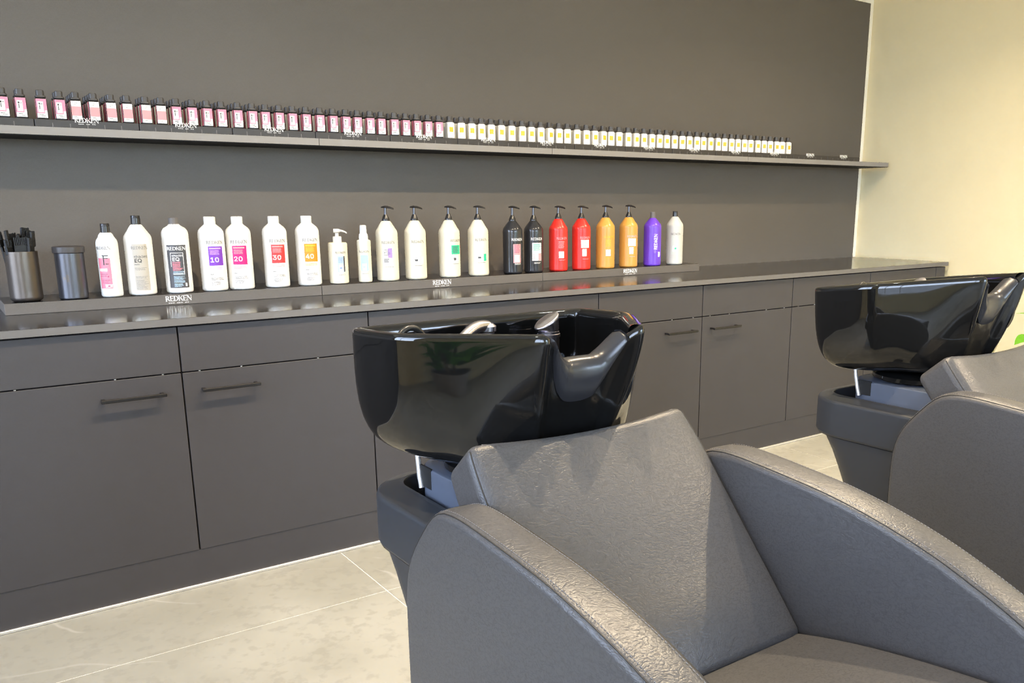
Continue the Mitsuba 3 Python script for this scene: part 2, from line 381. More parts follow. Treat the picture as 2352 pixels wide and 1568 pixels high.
tag(add(k, box(4.8402, 4.934, YC, YC + .03, .1295, .8712, .001), 'm_cab', False), 'narrow grey filler strip at the right end of the cabinets', 'panel')
tag(add('cabinet_plinth', box(edges[0], 4.934, YC + .003, YC + .024, 0.0, .1288), 'm_cab', False), 'long grey plinth board under the cabinets', 'plinth')
tag(add('trim_1', box(edges[0], 4.934, YC - .004, YC + .006, 0, .010, .002), 'm_alu', False), 'thin silver trim along the foot of the plinth', kind='structure')
wt = add('worktop', box(edges[0], 4.937, 2.847, YFACE, .877, .900, .0012), 'm_worktop', False)
tag('worktop', 'long dark worktop with a grey front edge on the cabinets', 'worktop')
add('worktop__edge_strip', box(edges[0], 4.937, 2.8455, 2.847, .8775, .8995), 'm_frontedge', False)

# ---------------------------------------------------------------- lower display risers with their logos
logo, _w = word(0.0200)
small = bars(-.032, .032, [-.0062], .0016, 0)
small = unary_union([sbox(-.034 + .0068 * q, -.0072, -.029 + .0068 * q, -.0052) for q in range(10) if q not in (3, 7)])
TL = [0.1745, 1.2203, 2.2633, 3.262]
tl_names = ['dark display riser under the tins and the white bottles, leftmost of three', 'dark display riser under the cream pump bottles, middle of three', 'dark display riser under the red and orange bottles, rightmost of three']
for i in range(3):
    k = name('display_riser')
    tag(k, tl_names[i], 'display riser', 'display risers on the worktop')
    add(k + '__body', box(TL[i] + .001, TL[i + 1] - .001, 3.25, YFACE - .002, .9002, .9368, .0012), 'm_panel', False)
    add(k + '__top', box(TL[i] + .002, TL[i + 1] - .002, 3.253, YFACE - .004, .9366, .9376), 'm_worktop', False)
    c = (0.6975, 1.7445, 2.787)[i]
    add(k + '__lettering', on_front(flat(unary_union([affinity.scale(logo, 0.92, 0.92, origin=(0, 0)), small]), .0006), c, 3.2499, .9135), 'm_inkwhite', False)
    labels[k + '__lettering'] = {'label': 'white lettering REDKEN'}
ZT = 0.9377

# ---------------------------------------------------------------- wall shelf and its trays
SB = [edges[0], 1.2652, 2.3537, 3.6503, 4.928]
tag('wall_shelf', 'long dark shelf with a pale front edge across the wall, full of small bottles', 'shelf')
for a, b in zip(SB[:-1], SB[1:]):
    last = b > 4.9
    add('wall_shelf__board', box(a + .0008, b - .0008, 3.300, YFACE - .001, 1.4620, 1.4880, .0012), 'm_panel', False)
    add('wall_shelf__underside', box(a + .001, b - .001, 3.304, YFACE - .002, 1.4600, 1.4620), 'm_dark', False)
    add('wall_shelf__edge_strip', box(a + .001, b - .001, 3.2985, 3.300, 1.4625, 1.4875), 'm_edge', False)
ordn = ['first', 'second', 'third', 'fourth', 'fifth', 'sixth', 'seventh', 'eighth', 'ninth', 'tenth', 'eleventh', 'twelfth', 'thirteenth', 'fourteenth', 'fifteenth', 'sixteenth']
PITCH_T = 0.3085
J0 = 0.3345 - PITCH_T
NT = 16
tiny, _ = word(0.0150)
tiny2 = unary_union([sbox(-.026 + .0058 * q, -.0055, -.0216 + .0058 * q, -.0038) for q in range(9) if q not in (3, 6)])
shelf_letter = flat(unary_union([tiny, tiny2]), .0008)
ZS = 1.5125
tray_ply = mikit.ply(box(.001, PITCH_T - .001, 3.316, YFACE - .003, 1.4882, ZS, .0012), 'm_tray', smooth=False)
ridge = cat(*[box(.0253 + .0505 * q + .024, .0253 + .0505 * q + .0265, 3.3152, 3.3163, 1.489, 1.502) for q in range(5)])
ridge_ply = mikit.ply(ridge, 'm_capgrey', smooth=False)
let_ply = mikit.ply(on_front(shelf_letter, PITCH_T / 2 - .004, 3.3155, ZS - .0062), 'm_inkwhite', smooth=False)
for t in range(NT - 1):
    k = name('bottle_tray')
    tag(k, '%s black bottle tray from the left along the wall shelf' % ordn[t] + (', empty' if t >= 13 else ''), 'tray', 'bottle trays on the wall shelf')
    tw = T().translate([J0 + PITCH_T * t, 0, 0])
    scene[k + '__body'] = {**tray_ply, 'to_world': tw}
    scene[k + '__ridges'] = {**ridge_ply, 'to_world': tw}
    scene[k + '__lettering'] = {**let_ply, 'to_world': tw}
    labels[k + '__lettering'] = {'label': 'small white lettering REDKEN'}

# ---- the small colour bottles: rounded-square body, shouldered neck, black cap
def sq_loop(hx, hy, r, z, n=6):
    pts = []
    for cx, cy, a0 in ((hx - r, hy - r, 0), (-hx + r, hy - r, 90), (-hx + r, -hy + r, 180), (hx - r, -hy + r, 270)):
        for q in range(n):
            a = math.radians(a0 + 90 * q / (n - 1)); pts.append((cx + r * math.cos(a), cy + r * math.sin(a), z))
    return pts
HX, HY = 0.0165, 0.0150
def sb_body(ztop=.0650):
    return loft([sq_loop(HX - .002, HY - .002, .004, 0), sq_loop(HX, HY, .005, .002), sq_loop(HX, HY, .005, ztop - .006), sq_loop(HX - .0015, HY - .0015, .006, ztop - .002),
                 sq_loop(HX - .005, HY - .004, .008, ztop + .001)])
cap_m = cat(loft([sq_loop(HX - .0035, HY - .003, .008, .0655), sq_loop(HX - .0015, HY - .002, .008, .067), sq_loop(HX - .0015, HY - .002, .008, .0705), sq_loop(HX - .0035, HY - .003, .009, .0725)]),
            loft([sq_loop(HX - .0052, HY - .0045, .008, .0722), sq_loop(HX - .0050, HY - .0045, .008, .0868), sq_loop(HX - .0066, HY - .006, .007, .0893)]))
def face(x0, x1, z0, z1, d=.0003):
    return box(x0, x1, -HY - d, -HY + .0003, z0, z1)
body_pink = mikit.ply(sb_body(), 'm_capblack', smooth=35)
body_pinkside = mikit.ply(sb_body(), 'm_p_wine', smooth=35)
body_white = mikit.ply(sb_body(), 'm_whitebottle', smooth=35)
cap_ply = mikit.ply(cap_m, 'm_capsatin', smooth=35)
labA = [('label', mikit.ply(face(-.0145, .0145, .004, .0615), 'm_p_paper', smooth=False)),
        ('colour_band', mikit.ply(cat(face(-.0145, .0145, .0175, .0615, .0006)), 'm_p_hot', smooth=False)),
        ('shade_panel', mikit.ply(cat(face(-.0108, .0050, .0205, .0535, .0009), face(.0075, .0145, .0170, .0265, .0009)), 'm_p_paper', smooth=False)),
        ('print', mikit.ply(cat(face(-.0075, -.0035, .044, .049, .0012), face(-.0065, -.0045, .030, .042, .0012), face(-.0085, .003, .0125, .0138, .0007), face(-.0035, .0085, .0082, .0093, .0007), face(-.002, .003, .045, .0465, .0012)), 'm_inkblack', smooth=False))]
labB = [('label', mikit.ply(face(-.0145, .0145, .004, .0615), 'm_p_paper', smooth=False)),
        ('colour_band', mikit.ply(face(-.0145, .0145, .0150, .0440, .0006), 'm_p_rose', smooth=False)),
        ('print', mikit.ply(cat(face(-.0085, .002, .0105, .0118, .0007), face(-.004, .0085, .0070, .0080, .0007), face(-.006, .000, .0495, .0508, .0007), face(-.003, .006, .0545, .0555, .0007)), 'm_ink', smooth=False))]
labC = [('label', mikit.ply(face(-.0145, .0145, .004, .0605), 'm_p_paper', smooth=False)),
        ('colour_band', mikit.ply(face(-.0085, .0085, .0255, .0450, .0006), 'm_p_yellow', smooth=False)),
        ('print', mikit.ply(cat(face(-.007, .004, .0170, .0180, .0007), face(-.007, .001, .0130, .0138, .0007)), 'm_p_lightgrey', smooth=False))]
side_ply = mikit.ply(box(-HX - .0003, -HX + .0003, -.0115, .0115, .004, .0615), 'm_p_pink', smooth=False)
rows_word = ['front', 'second', 'third', 'last']
for t in range(13):
    for c in range(6):
        x = J0 + PITCH_T * t + .0275 + .0506 * c
        if x > 4.02 or (t == 0 and c < 1): continue
        pinkb = x < 1.80
        kind = 'A'
        if pinkb and (2.4 < (x - .3345) / .0514 < 7.6): kind = 'B'
        if not pinkb: kind = 'C'
        nrow = random.choice((3, 3, 4, 4)) if pinkb else random.choice((2, 3, 3))
        if t == 1 and c == 0: nrow = 1
        if t <= 1 and c in (1, 5): nrow = 2
        col_off = random.uniform(-.0015, .0015)
        for r in range(nrow):
            k = name('pink_label_colour_bottle' if pinkb else 'yellow_label_colour_bottle')
            tag(k, '%s-labelled colour bottle, %s row, %s column of the %s shelf tray from left' % ('pink' if kind == 'A' else 'rose-and-white' if kind == 'B' else 'yellow-and-white', rows_word[r], ordn[c], ordn[t]),
                'bottle', 'pink-labelled colour bottles on the wall shelf' if pinkb else 'yellow-labelled colour bottles on the wall shelf')
            turn = random.uniform(-6, 6) - math.degrees(math.atan2(x, 3.3)) * (.35 if pinkb else .55) + (0 if pinkb else random.choice((0, 0, 0, 10, 22)))
            tw = T().translate([x + col_off + random.uniform(-.0012, .0012), 3.3345 + .0445 * r + random.uniform(-.001, .001), ZS + .0002]).rotate([0, 0, 1], turn)
            scene[k + '__body'] = {**(body_white if not pinkb else body_pink if kind == 'A' else body_pink), 'to_world': tw}
            scene[k + '__cap'] = {**cap_ply, 'to_world': tw}
            if r == 0:
                for nm, pl in {'A': labA, 'B': labB, 'C': labC}[kind]: scene[k + '__' + nm] = {**pl, 'to_world': tw}
            else:
                nm, pl = {'A': labA[0], 'B': labB[0], 'C': labC[0]}[kind]
                scene[k + '__' + nm] = {**pl, 'to_world': tw}
            if pinkb: scene[k + '__side_label'] = {**side_ply, 'to_world': tw}

# ---------------------------------------------------------------- salon bottles on the riser
def prof_litre(r, sh, neck, rn):
    p = [(0.001, 0), (r - .008, 0), (r - .003, .0015), (r - .0005, .005), (r, .010), (r, sh - .012), (r - .0008, sh - .004), (r - .003, sh + .003)]
    p += [(r - .009, sh + .0115), (rn + .006, neck - .006), (rn + .002, neck - .0015), (rn, neck), (0.001, neck)]
    return p
def place(k, mesh_mats, x, y):
    for part, m, mt, sm in mesh_mats:
        m = m.copy(); m.apply_translation((x, y, ZT + .0003)); add(k + '__' + part, m, mt, sm)

def pump_head(z0, ztop, yaw, rn=.0155):
    """collar cone, thin stem and a curved flat head with a nozzle, turned by yaw."""
    col = lathe([(0.001, z0), (rn, z0), (rn, z0 + .006), (rn - .001, z0 + .012), (.009, z0 + .024), (.0075, z0 + .028), (.001, z0 + .028)], 28)
    stem = lathe([(0.001, z0 + .02), (.0058, z0 + .02), (.0055, ztop - .006), (.001, ztop - .006)], 16)
    s = np.linspace(-.016, .034, 16)
    pts = np.c_[s, 0 * s, ztop - .005 - 7.0 * np.maximum(s, 0) ** 2 - 5.0 * np.minimum(s, 0) ** 2]
    w = np.interp(s, [-.016, -.01, .0, .012, .034], [.006, .0115, .013, .009, .005])
    h = np.interp(s, [-.016, 0, .034], [.0025, .005, .003])
    a = np.linspace(0, 2 * math.pi, 14, endpoint=False)
    head = loft([np.c_[np.full(14, p[0]), ww * np.cos(a), p[2] + hh * np.sin(a)] for p, ww, hh in zip(pts, w, h)])
    for m in (head,): m.apply_transform(trimesh.transformations.rotation_matrix(yaw, (0, 0, 1)))
    return col, stem, head

def put_bottle(kname, label, group, x, r, sh, neck, top, bmat, cap, capmat, rn=.0155, cap_r=.0155, labf=None, yaw=-.3, catg='bottle', face_rot=0.0, ls=(1.35, 1.25)):
    k = name(kname)
    tag(k, label, catg, group)
    y = 3.262 + r
    parts = [('body', lathe(prof_litre(r, sh, neck, rn), 56), bmat, 40)]
    if cap == 'screw':
        parts.append(('cap', lathe([(0.001, neck - .004), (cap_r, neck - .004), (cap_r, top - .002), (cap_r - .002, top), (0.001, top)], 40), capmat, 40))
    elif cap == 'flip':
        parts.append(('cap', cat(lathe([(0.001, neck - .002), (cap_r, neck - .002), (cap_r - .0005, top - .009), (cap_r - .001, top - .0085)] + [(0.001, top - .0085)], 40),
                                 lathe([(0.001, top - .0082), (cap_r - .0003, top - .0082), (cap_r - .001, top - .001), (cap_r - .002, top), (0.001, top)], 40)), capmat, 40))
    elif cap == 'pump':
        c, s, h = pump_head(neck - .003, top, yaw)
        parts += [('pump_collar', c, capmat, 40), ('pump_stem', s, 'm_pewter2', 40), ('pump_head', h, capmat, 40)]
    place(k, parts, x, y)
    if labf:
        for part, poly, mt, dep, z in labf(r):
            m = wrap(flat(affinity.scale(poly, ls[0], ls[1], origin=(0, 0)), dep), r, face_rot, z); m.apply_translation((x, y, ZT)); add(k + '__' + part, m, mt, 30)
    return k

logo_small, _ = word(0.0105)
def W(h): return affinity.scale(logo_small, h / .0105, h / .0105, origin=(0, 0))
def lines(x0, x1, z_top, nl, pitch, h=.0010, jag=.35, seed=1):
    return bars(x0, x1, [z_top - pitch * q for q in range(nl)], h, jag, random.Random(seed))
from functools import lru_cache
@lru_cache(None)
def txt2(text, height, bold=True):
    """The helper's lettering as a flat outline."""
    m = meshkit.text_mesh(text, height, 0.002, bold)
    sec = m.section(plane_origin=(0, 0, .001), plane_normal=(0, 0, 1))
    p, tr = sec.to_2D(to_2D=np.eye(4)) if hasattr(sec, 'to_2D') else sec.to_planar()
    return unary_union(list(p.polygons_full))

def lab_volume(num, colour, pale):
    def f(r):
        w = .0175
        out = [('lettering', affinity.translate(W(.0088), 0, 0), 'm_ink', .0004, .168),
               ('label', sbox(-w, -.026, w, .026), 'm_p_' + colour, .0003, .126),
               ('lettering', affinity.translate(txt2(num, .0125), -.0160, -.0165), 'm_inkwhite', .0007, .126),
               ('print', unary_union([sbox(-.0150, .0185, .0125, .0225), lines(-.0145, .008, .0148, 5, .0026, .0012, .2, 4)]), pale, .0006, .126),
               ('print', unary_union([lines(-.017, .016, 0, 2, .0035, .0012, .1, 9)]), pale, .0004, .084),
               ('print', unary_union([sbox(-.017, .0, -.009, .0016), lines(-.016, .020, -.009, 3, .0026, .0011, .25, 6), lines(-.0155, .014, -.0205, 4, .0026, .0011, .4, 5)]), 'm_ink', .0004, .060)]
        return out
    return f
def lab_pinkcream(r):
    w = .0160
    return [('lettering', affinity.translate(W(.0085), 0, 0), 'm_ink', .0004, .160),
            ('lettering', unary_union([sbox(-.001, -.022, .0015, .006), sbox(-.003, .0035, .012, .006), sbox(.0015, -.004, .011, -.002), sbox(.004, -.020, .012, -.018)]), 'm_inkblack', .0007, .134),
            ('label', sbox(-w, -.046, w, .042), 'm_p_pink', .0003, .083),
            ('label_patch', sbox(-.014, .004, .007, .012), 'm_inkwhite', .0006, .083), ('label_patch', sbox(-.002, -.043, .015, -.034), 'm_inkwhite', .0006, .083),
            ('print', unary_union([lines(-.014, .008, -.004, 2, .005, .0012, .2), lines(-.010, .012, -.022, 3, .004, .0012, .3), sbox(.004, -.041, .010, -.037), sbox(.006, -.013, .009, -.009)]), 'm_p_wine', .0007, .083)]
def lab_taupe(r):
    w = .0195
    return [('label', sbox(-w, -.068, w, .068), 'm_p_taupe', .0003, .096),
            ('lettering', affinity.translate(W(.0092), 0, .053), 'm_ink', .0006, .096),
            ('lettering', affinity.translate(txt2('shades', .0075, False), -.0165, .0285), 'm_inkblack', .0006, .096),
            ('lettering', affinity.translate(txt2('EQ', .0105), -.0165, .0150), 'm_inkblack', .0006, .096),
            ('print', unary_union([sbox(-.0165, .0075, -.003, .0100), lines(-.0165, .015, -.001, 3, .003, .001, .2), lines(-.0165, .016, -.0265, 3, .0025, .001, .2)]), 'm_ink', .0006, .096),
            ('print', unary_union([lines(-.0165, .0155, -.036, 11, .0028, .0011, .35, 8)]), 'm_ink', .0006, .096)]
def lab_black(r):
    w = .0245
    fr = sbox(-.0165, -.022, .0155, .040).difference(sbox(-.0152, -.0207, .0142, .0387)).difference(sbox(-.02, -.03, -.0135, .0))
    return [('label', sbox(-w, -.062, w, .062), 'm_p_char', .0003, .094),
            ('lettering', affinity.translate(W(.0100), 0, .047), 'm_inkwhite', .0006, .094),
            ('frame_line', fr, 'm_inkwhite', .0006, .094),
            ('lettering', affinity.translate(txt2('shades', .0062, False), -.0130, .0290), 'm_inkwhite', .0007, .094),
            ('lettering', affinity.translate(txt2('EQ', .0098), -.0130, .0165), 'm_inkwhite', .0007, .094),
            ('print', lines(-.013, .012, .0125, 9, .0029, .0015, .3, 5), 'm_p_pink', .0006, .094),
            ('print', unary_union([lines(-.0125, .017, -.0145, 4, .0028, .0014, .3, 7), lines(-.0125, .017, -.0285, 4, .0028, .0014, .3, 8), lines(-.0125, .016, -.0405, 3, .0027, .0014, .2, 9), lines(-.0125, .010, -.050, 4, .0026, .0014, .3, 9)]), 'm_p_sky', .0006, .094),
            ('print', sbox(.0145, -.058, .0190, -.048), 'm_inkwhite', .0006, .094)]
LQ = 'litre bottles on the display riser'
WB = 'm_whitebottle'
put_bottle('shampoo_bottle', 'small white bottle with a pink label and black flip cap beside the tin', LQ, .497, .0340, .188, .215, .2445, WB, 'flip', 'm_capblack', cap_r=.0148, labf=lab_pinkcream, face_rot=-.62, ls=(1.25, 1.15))
put_bottle('shampoo_bottle', 'white litre bottle with a grey EQ label and tall black cap', LQ, .596, .0450, .200, .240, .270, WB, 'flip', 'm_capblack', cap_r=.0155, labf=lab_taupe, face_rot=-.13, ls=(1.22, 1.16))
put_bottle('shampoo_bottle', 'white litre bottle with a large black EQ label and grey cap', LQ, .718, .0446, .214, .240, .262, WB, 'screw', 'm_capgrey', cap_r=.0165, labf=lab_black, face_rot=-.21, ls=(1.35, 1.20))
for num, x, col, pale, lab in (('10', .840, 'purple', 'm_p_palepurple', 'white developer bottle with a purple label reading 10'), ('20', .936, 'magenta', 'm_p_rose', 'white developer bottle with a magenta label reading 20'),
                               ('30', 1.070, 'red', 'm_p_rose', 'white developer bottle with a red label reading 30'), ('40', 1.196, 'orange', 'm_p_yellow', 'white developer bottle with an orange label reading 40')):
    put_bottle('developer_bottle', lab, 'developer bottles on the display riser', x, .0447, .212, .240, .2635, WB, 'screw', WB, cap_r=.0200, rn=.017, labf=lab_volume(num, col, pale), face_rot={'10': .02, '20': -.26, '30': -.08, '40': -.08}[num], ls=(1.45, 1.30))

# two small cream bottles
def small_round(kname, label, x, r, sh, top, kind):
    k = name(kname); tag(k, label, 'bottle', 'cream bottles on the display riser')
    y = 3.262 + r
    parts = [('body', lathe([(0.001, 0), (r - .006, 0), (r - .001, .003), (r, .007), (r, sh - .006), (r - .0015, sh - .002), (r - .006, sh), (.0165, sh + .0005), (.001, sh + .0005)], 48), 'm_creambottle', 40)]
    if kind == 'pump':
        parts.append(('collar', lathe([(0.001, sh), (.0168, sh), (.0168, sh + .020), (.0155, sh + .023), (.007, sh + .0235), (.0065, sh + .036), (.001, sh + .036)], 36), WB, 40))
        s = np.linspace(-.0125, .038, 16)
        pts = np.c_[s, 0 * s, top - .009 - .0045 * np.clip((s - .01) / .028, 0, 1) ** 2 * 2]
        w = np.interp(s, [-.0125, -.007, .004, .014, .038], [.0075, .0105, .0105, .006, .0038])
        h = np.interp(s, [-.0125, .008, .014, .038], [.008, .0075, .0045, .0032])
        a = np.linspace(0, 2 * math.pi, 14, endpoint=False)
        hd = loft([np.c_[np.full(14, p[0]), ww * np.cos(a), p[2] + hh * np.sin(a)] for p, ww, hh in zip(pts, w, h)])
        hd.apply_transform(trimesh.transformations.rotation_matrix(-.25, (0, 0, 1)))
        parts.append(('pump_head', hd, WB, 40))
    else:
        parts.append(('collar', lathe([(0.001, sh), (.0180, sh), (.0180, sh + .012), (.0165, sh + .022), (.012, sh + .026), (.001, sh + .026)], 36), WB, 40))
        parts.append(('spray_head', cat(loft([sq_loop(.0115, .0125, .006, sh + .024), sq_loop(.0110, .0125, .006, sh + .040), sq_loop(.0100, .0115, .005, top - .002), sq_loop(.0085, .010, .005, top)]),
                                        box(-.003, .003, -.016, -.010, top - .014, top - .008, .001)), WB, 35))
    place(k, parts, x, y)
    col = ('char', 'blue') if kind == 'pump' else ('sky', 'steel')
    for part, poly, mt, dep, z in (('lettering', W(.0072), 'm_ink', .0004, .118),
                                   ('label', sbox(-.012, -.026, .011, .026), 'm_p_' + ('steel' if kind == 'pump' else 'sky'), .0003, .078),
                                   ('label_panel', sbox(-.008, -.024, .006, -.002), 'm_p_paper', .0006, .078),
                                   ('label_panel', sbox(.007, -.025, .0115, .025), 'm_p_' + col[0], .0006, .078),
                                   ('print', unary_union([lines(-.009, .006, .020, 5, .0036, .0016, .2, 3), sbox(-.006, -.016, .002, -.010)]), 'm_p_' + col[1], .0008, .078),
                                   ('print', lines(-.010, .011, 0, 1, .003, .0012, .1), 'm_ink', .0004, .036)):
        m = wrap(flat(affinity.scale(poly, 1.25, 1.2, origin=(0, 0)), dep), r, -.07 if kind == 'pump' else -.41, z); m.apply_translation((x, y, ZT)); add(k + '__' + part, m, mt, 30)
small_round('pump_bottle', 'small cream bottle with a white pump, right of the orange 40 bottle', 1.313, .0370, .160, .214, 'pump')
small_round('spray_bottle', 'slim cream spray bottle with a white nozzle', 1.419, .0270, .168, .225, 'spray')

def lab_grid(a, b, c, d, rot_txt='m_ink'):
    def f(r):
        return [('lettering', affinity.translate(W(.0086), 0, 0), rot_txt, .0004, .150),
                ('label', sbox(-.0175, -.034, .0165, .022), 'm_p_' + a, .0003, .106),
                ('label_panel', sbox(-.0165, -.033, .004, -.009), 'm_p_' + c, .0006, .106),
                ('label_panel', sbox(-.003, -.010, .010, .021), 'm_p_' + b, .0005, .106),
                ('label_panel', sbox(.010, -.033, .0162, .021), 'm_p_' + d, .0006, .106),
                ('print', unary_union([lines(-.0145, .004, .016, 5, .0042, .0015, .3, 2), lines(-.0150, .001, -.014, 3, .0042, .0015, .4, 3)]), 'm_p_char', .0008, .106),
                ('print', lines(-.014, .013, 0, 1, .003, .0012, .1), 'm_ink', .0004, .058)]
    return f
def lab_two(a, b, top):
    def f(r):
        return [('lettering', affinity.translate(W(.0086), 0, 0), 'm_ink', .0004, .150),
                ('print', unary_union([lines(-.0155, .015, .021, 3, .0042, .0016, .2, 2), lines(-.0155, .014, .006, 4, .0030, .0010, .2, 3)]), 'm_p_' + top, .0005, .106),
                ('label', sbox(-.0165, -.033, .007, -.009), 'm_p_' + a, .0004, .106),
                ('label_panel', sbox(-.0145, -.031, .005, -.011), 'm_p_paper', .0006, .106),
                ('label_panel', sbox(.007, -.033, .0165, -.009), 'm_p_' + b, .0004, .106),
                ('print', sbox(-.012, -.024, -.003, -.018), 'm_p_char', .0008, .106),
                ('print', lines(-.014, .013, 0, 1, .003, .0012, .1), 'm_ink', .0004, .058)]
    return f
def lab_green(r):
    return [('lettering', W(.0086), 'm_ink', .0004, .150), ('label', sbox(-.0175, -.006, .0165, .024), 'm_p_green', .0003, .106), ('label_panel', sbox(-.0175, -.034, .0165, -.007), 'm_p_sage', .0003, .106),
            ('label_panel', sbox(-.0145, -.031, .006, -.011), 'm_p_paper', .0006, .106), ('print', unary_union([lines(-.014, .006, .019, 6, .0040, .0016, .3, 4), sbox(-.011, -.026, -.003, -.018)]), 'm_p_char', .0008, .106),
            ('print', lines(-.014, .013, 0, 1, .003, .0012, .1), 'm_ink', .0004, .058)]
CB = 'm_creambottle'
PG = 'cream pump bottles on the display riser'
kw = dict(rn=.0155)
put_bottle('pump_bottle', 'tall cream pump bottle with a purple patch on its label', PG, 1.527, .0445, .199, .240, .300, CB, 'pump', 'm_capblack', labf=lab_grid('paper', 'lilac', 'lightgrey', 'sage'), yaw=-.7, face_rot=-.29)
put_bottle('pump_bottle', 'tall cream pump bottle with a blush and grey label, right of the purple-labelled one', PG, 1.655, .0445, .199, .240, .300, CB, 'pump', 'm_capblack', labf=lab_two('blush', 'lightgrey', 'lightgrey'), yaw=-.3, face_rot=-.18)
put_bottle('pump_bottle', 'tall cream pump bottle with a green label turned to the right', PG, 1.816, .0450, .196, .240, .300, CB, 'pump', 'm_capblack', labf=lab_green, yaw=-.25, face_rot=.22)
put_bottle('pump_bottle', 'tall cream pump bottle with a small green square low on its label', PG, 1.959, .0450, .196, .239, .300, CB, 'pump', 'm_capblack', labf=lab_two('sage', 'green', 'lightgrey'), yaw=-.6, face_rot=-.20)
def lab_dark(kind):
    def f(r):
        a = [('lettering', W(.0090), 'm_inkwhite', .0004, .146)]
        if kind == 0: a += [('label', sbox(-.016, -.044, .012, .022), 'm_p_rose', .0003, .104), ('label_panel', sbox(-.012, -.042, .006, -.016), 'm_p_paper', .0005, .104), ('print', lines(-.013, .008, .017, 6, .0048, .0018, .3, 4), 'm_p_wine', .0006, .104)]
        else: a += [('label', sbox(-.018, -.040, .016, .024), 'm_p_paper', .0003, .104), ('label_panel', sbox(.004, -.039, .0155, -.013), 'm_p_rose', .0005, .104), ('label_panel', sbox(-.017, -.039, -.008, -.013), 'm_p_blush', .0005, .104), ('print', lines(-.014, .012, .018, 4, .0060, .0020, .3, 4), 'm_p_green', .0006, .104)]
        return a + [('print', lines(-.012, .012, 0, 2, .003, .0014, .1), 'm_p_lightgrey', .0004, .046)]
    return f
put_bottle('pump_bottle', 'glossy black pump bottle with a rose label turned to the right', 'black pump bottles on the display riser', 2.138, .0440, .196, .232, .298, 'm_blackbottle', 'pump', 'm_capblack', labf=lab_dark(0), yaw=-.2, face_rot=-.03)
put_bottle('pump_bottle', 'glossy black pump bottle with a white label, right of the other black one', 'black pump bottles on the display riser', 2.252, .0440, .196, .231, .298, 'm_blackbottle', 'pump', 'm_capblack', labf=lab_dark(1), yaw=-1.0, face_rot=-.21)
def lab_line(main, kind):
    def f(r):
        a = [('lettering', W(.0086), 'm_p_' + main, .0004, .145)]
        if kind == 0: a += [('print', lines(-.014, .014, .022, 6, .0044, .0018, .35, 5), 'm_p_' + main, .0004, .108), ('label', sbox(-.013, -.035, .006, -.010), 'm_p_paper', .0004, .104)]
        else: a += [('label', sbox(-.017, -.004, .015, .026), 'm_p_paper', .0003, .108), ('print', lines(-.014, .013, .022, 5, .0050, .0012, .35, 5), 'm_p_' + main, .0006, .108), ('label', sbox(-.013, -.033, .004, -.006), 'm_p_paper', .0003, .106)]
        return a + [('print', lines(-.012, .012, 0, 1, .003, .0014, .1), 'm_p_' + main, .0004, .052)]
    return f
put_bottle('pump_bottle', 'red pump bottle next to the black ones, with little print', 'red pump bottles on the display riser', 2.391, .0436, .198, .238, .298, 'm_redbottle', 'pump', 'm_capblack', labf=lab_line('rose', 0), yaw=-.2, face_rot=-.17)
put_bottle('pump_bottle', 'red pump bottle next to the orange ones, with white label blocks', 'red pump bottles on the display riser', 2.526, .0440, .200, .238, .298, 'm_redbottle', 'pump', 'm_capblack', labf=lab_line('rose', 1), yaw=-.35, face_rot=-.15)
put_bottle('pump_bottle', 'orange pump bottle next to the red ones, with faint print', 'orange pump bottles on the display riser', 2.674, .0452, .202, .241, .300, 'm_amberbottle', 'pump', 'm_capblack', labf=lab_line('yellow', 0), yaw=-.35, face_rot=-.25)
put_bottle('pump_bottle', 'orange pump bottle next to the purple one, with a white label block', 'orange pump bottles on the display riser', 2.821, .0456, .202, .241, .301, 'm_amberbottle', 'pump', 'm_capblack', labf=lab_line('blush', 1), yaw=-.35, face_rot=-.23)
def lab_purple(r):
    return [('lettering', affinity.rotate(W(.0130), 90, origin=(0, 0)), 'm_inkwhite', .0004, .120), ('print', unary_union([lines(-.014, -.002, .02, 8, .0045, .0018, .4, 6)]), 'm_p_lilac', .0004, .080), ('label', sbox(.004, -.02, .014, .0), 'm_p_paper', .0004, .070)]
put_bottle('shampoo_bottle', 'purple bottle with a dark flip cap between the orange and grey ones', 'capped bottles at the right end of the riser', 2.978, .0440, .200, .236, .265, 'm_purplebottle', 'flip', 'm_capgrey', cap_r=.0135, rn=.0135, labf=lab_purple, face_rot=-.13)
def lab_greyb(r):
    return [('lettering', W(.0080), 'm_ink', .0004, .150), ('print', unary_union([lines(-.016, .015, .03, 8, .0055, .0016, .5, 6), lines(-.016, .010, -.03, 4, .004, .0012, .5, 6)]), 'm_p_sage', .0004, .108), ('label', sbox(-.012, -.022, .006, .0), 'm_p_paper', .0004, .095), ('print', sbox(-.004, -.014, .002, -.007), 'm_p_green', .0006, .095)]
put_bottle('shampoo_bottle', 'pale grey bottle with a black cap, last on the riser', 'capped bottles at the right end of the riser', 3.130, .0430, .202, .241, .268, 'm_greybottle', 'flip', 'm_capblack', cap_r=.0130, rn=.0135, labf=lab_greyb, face_rot=-.60)

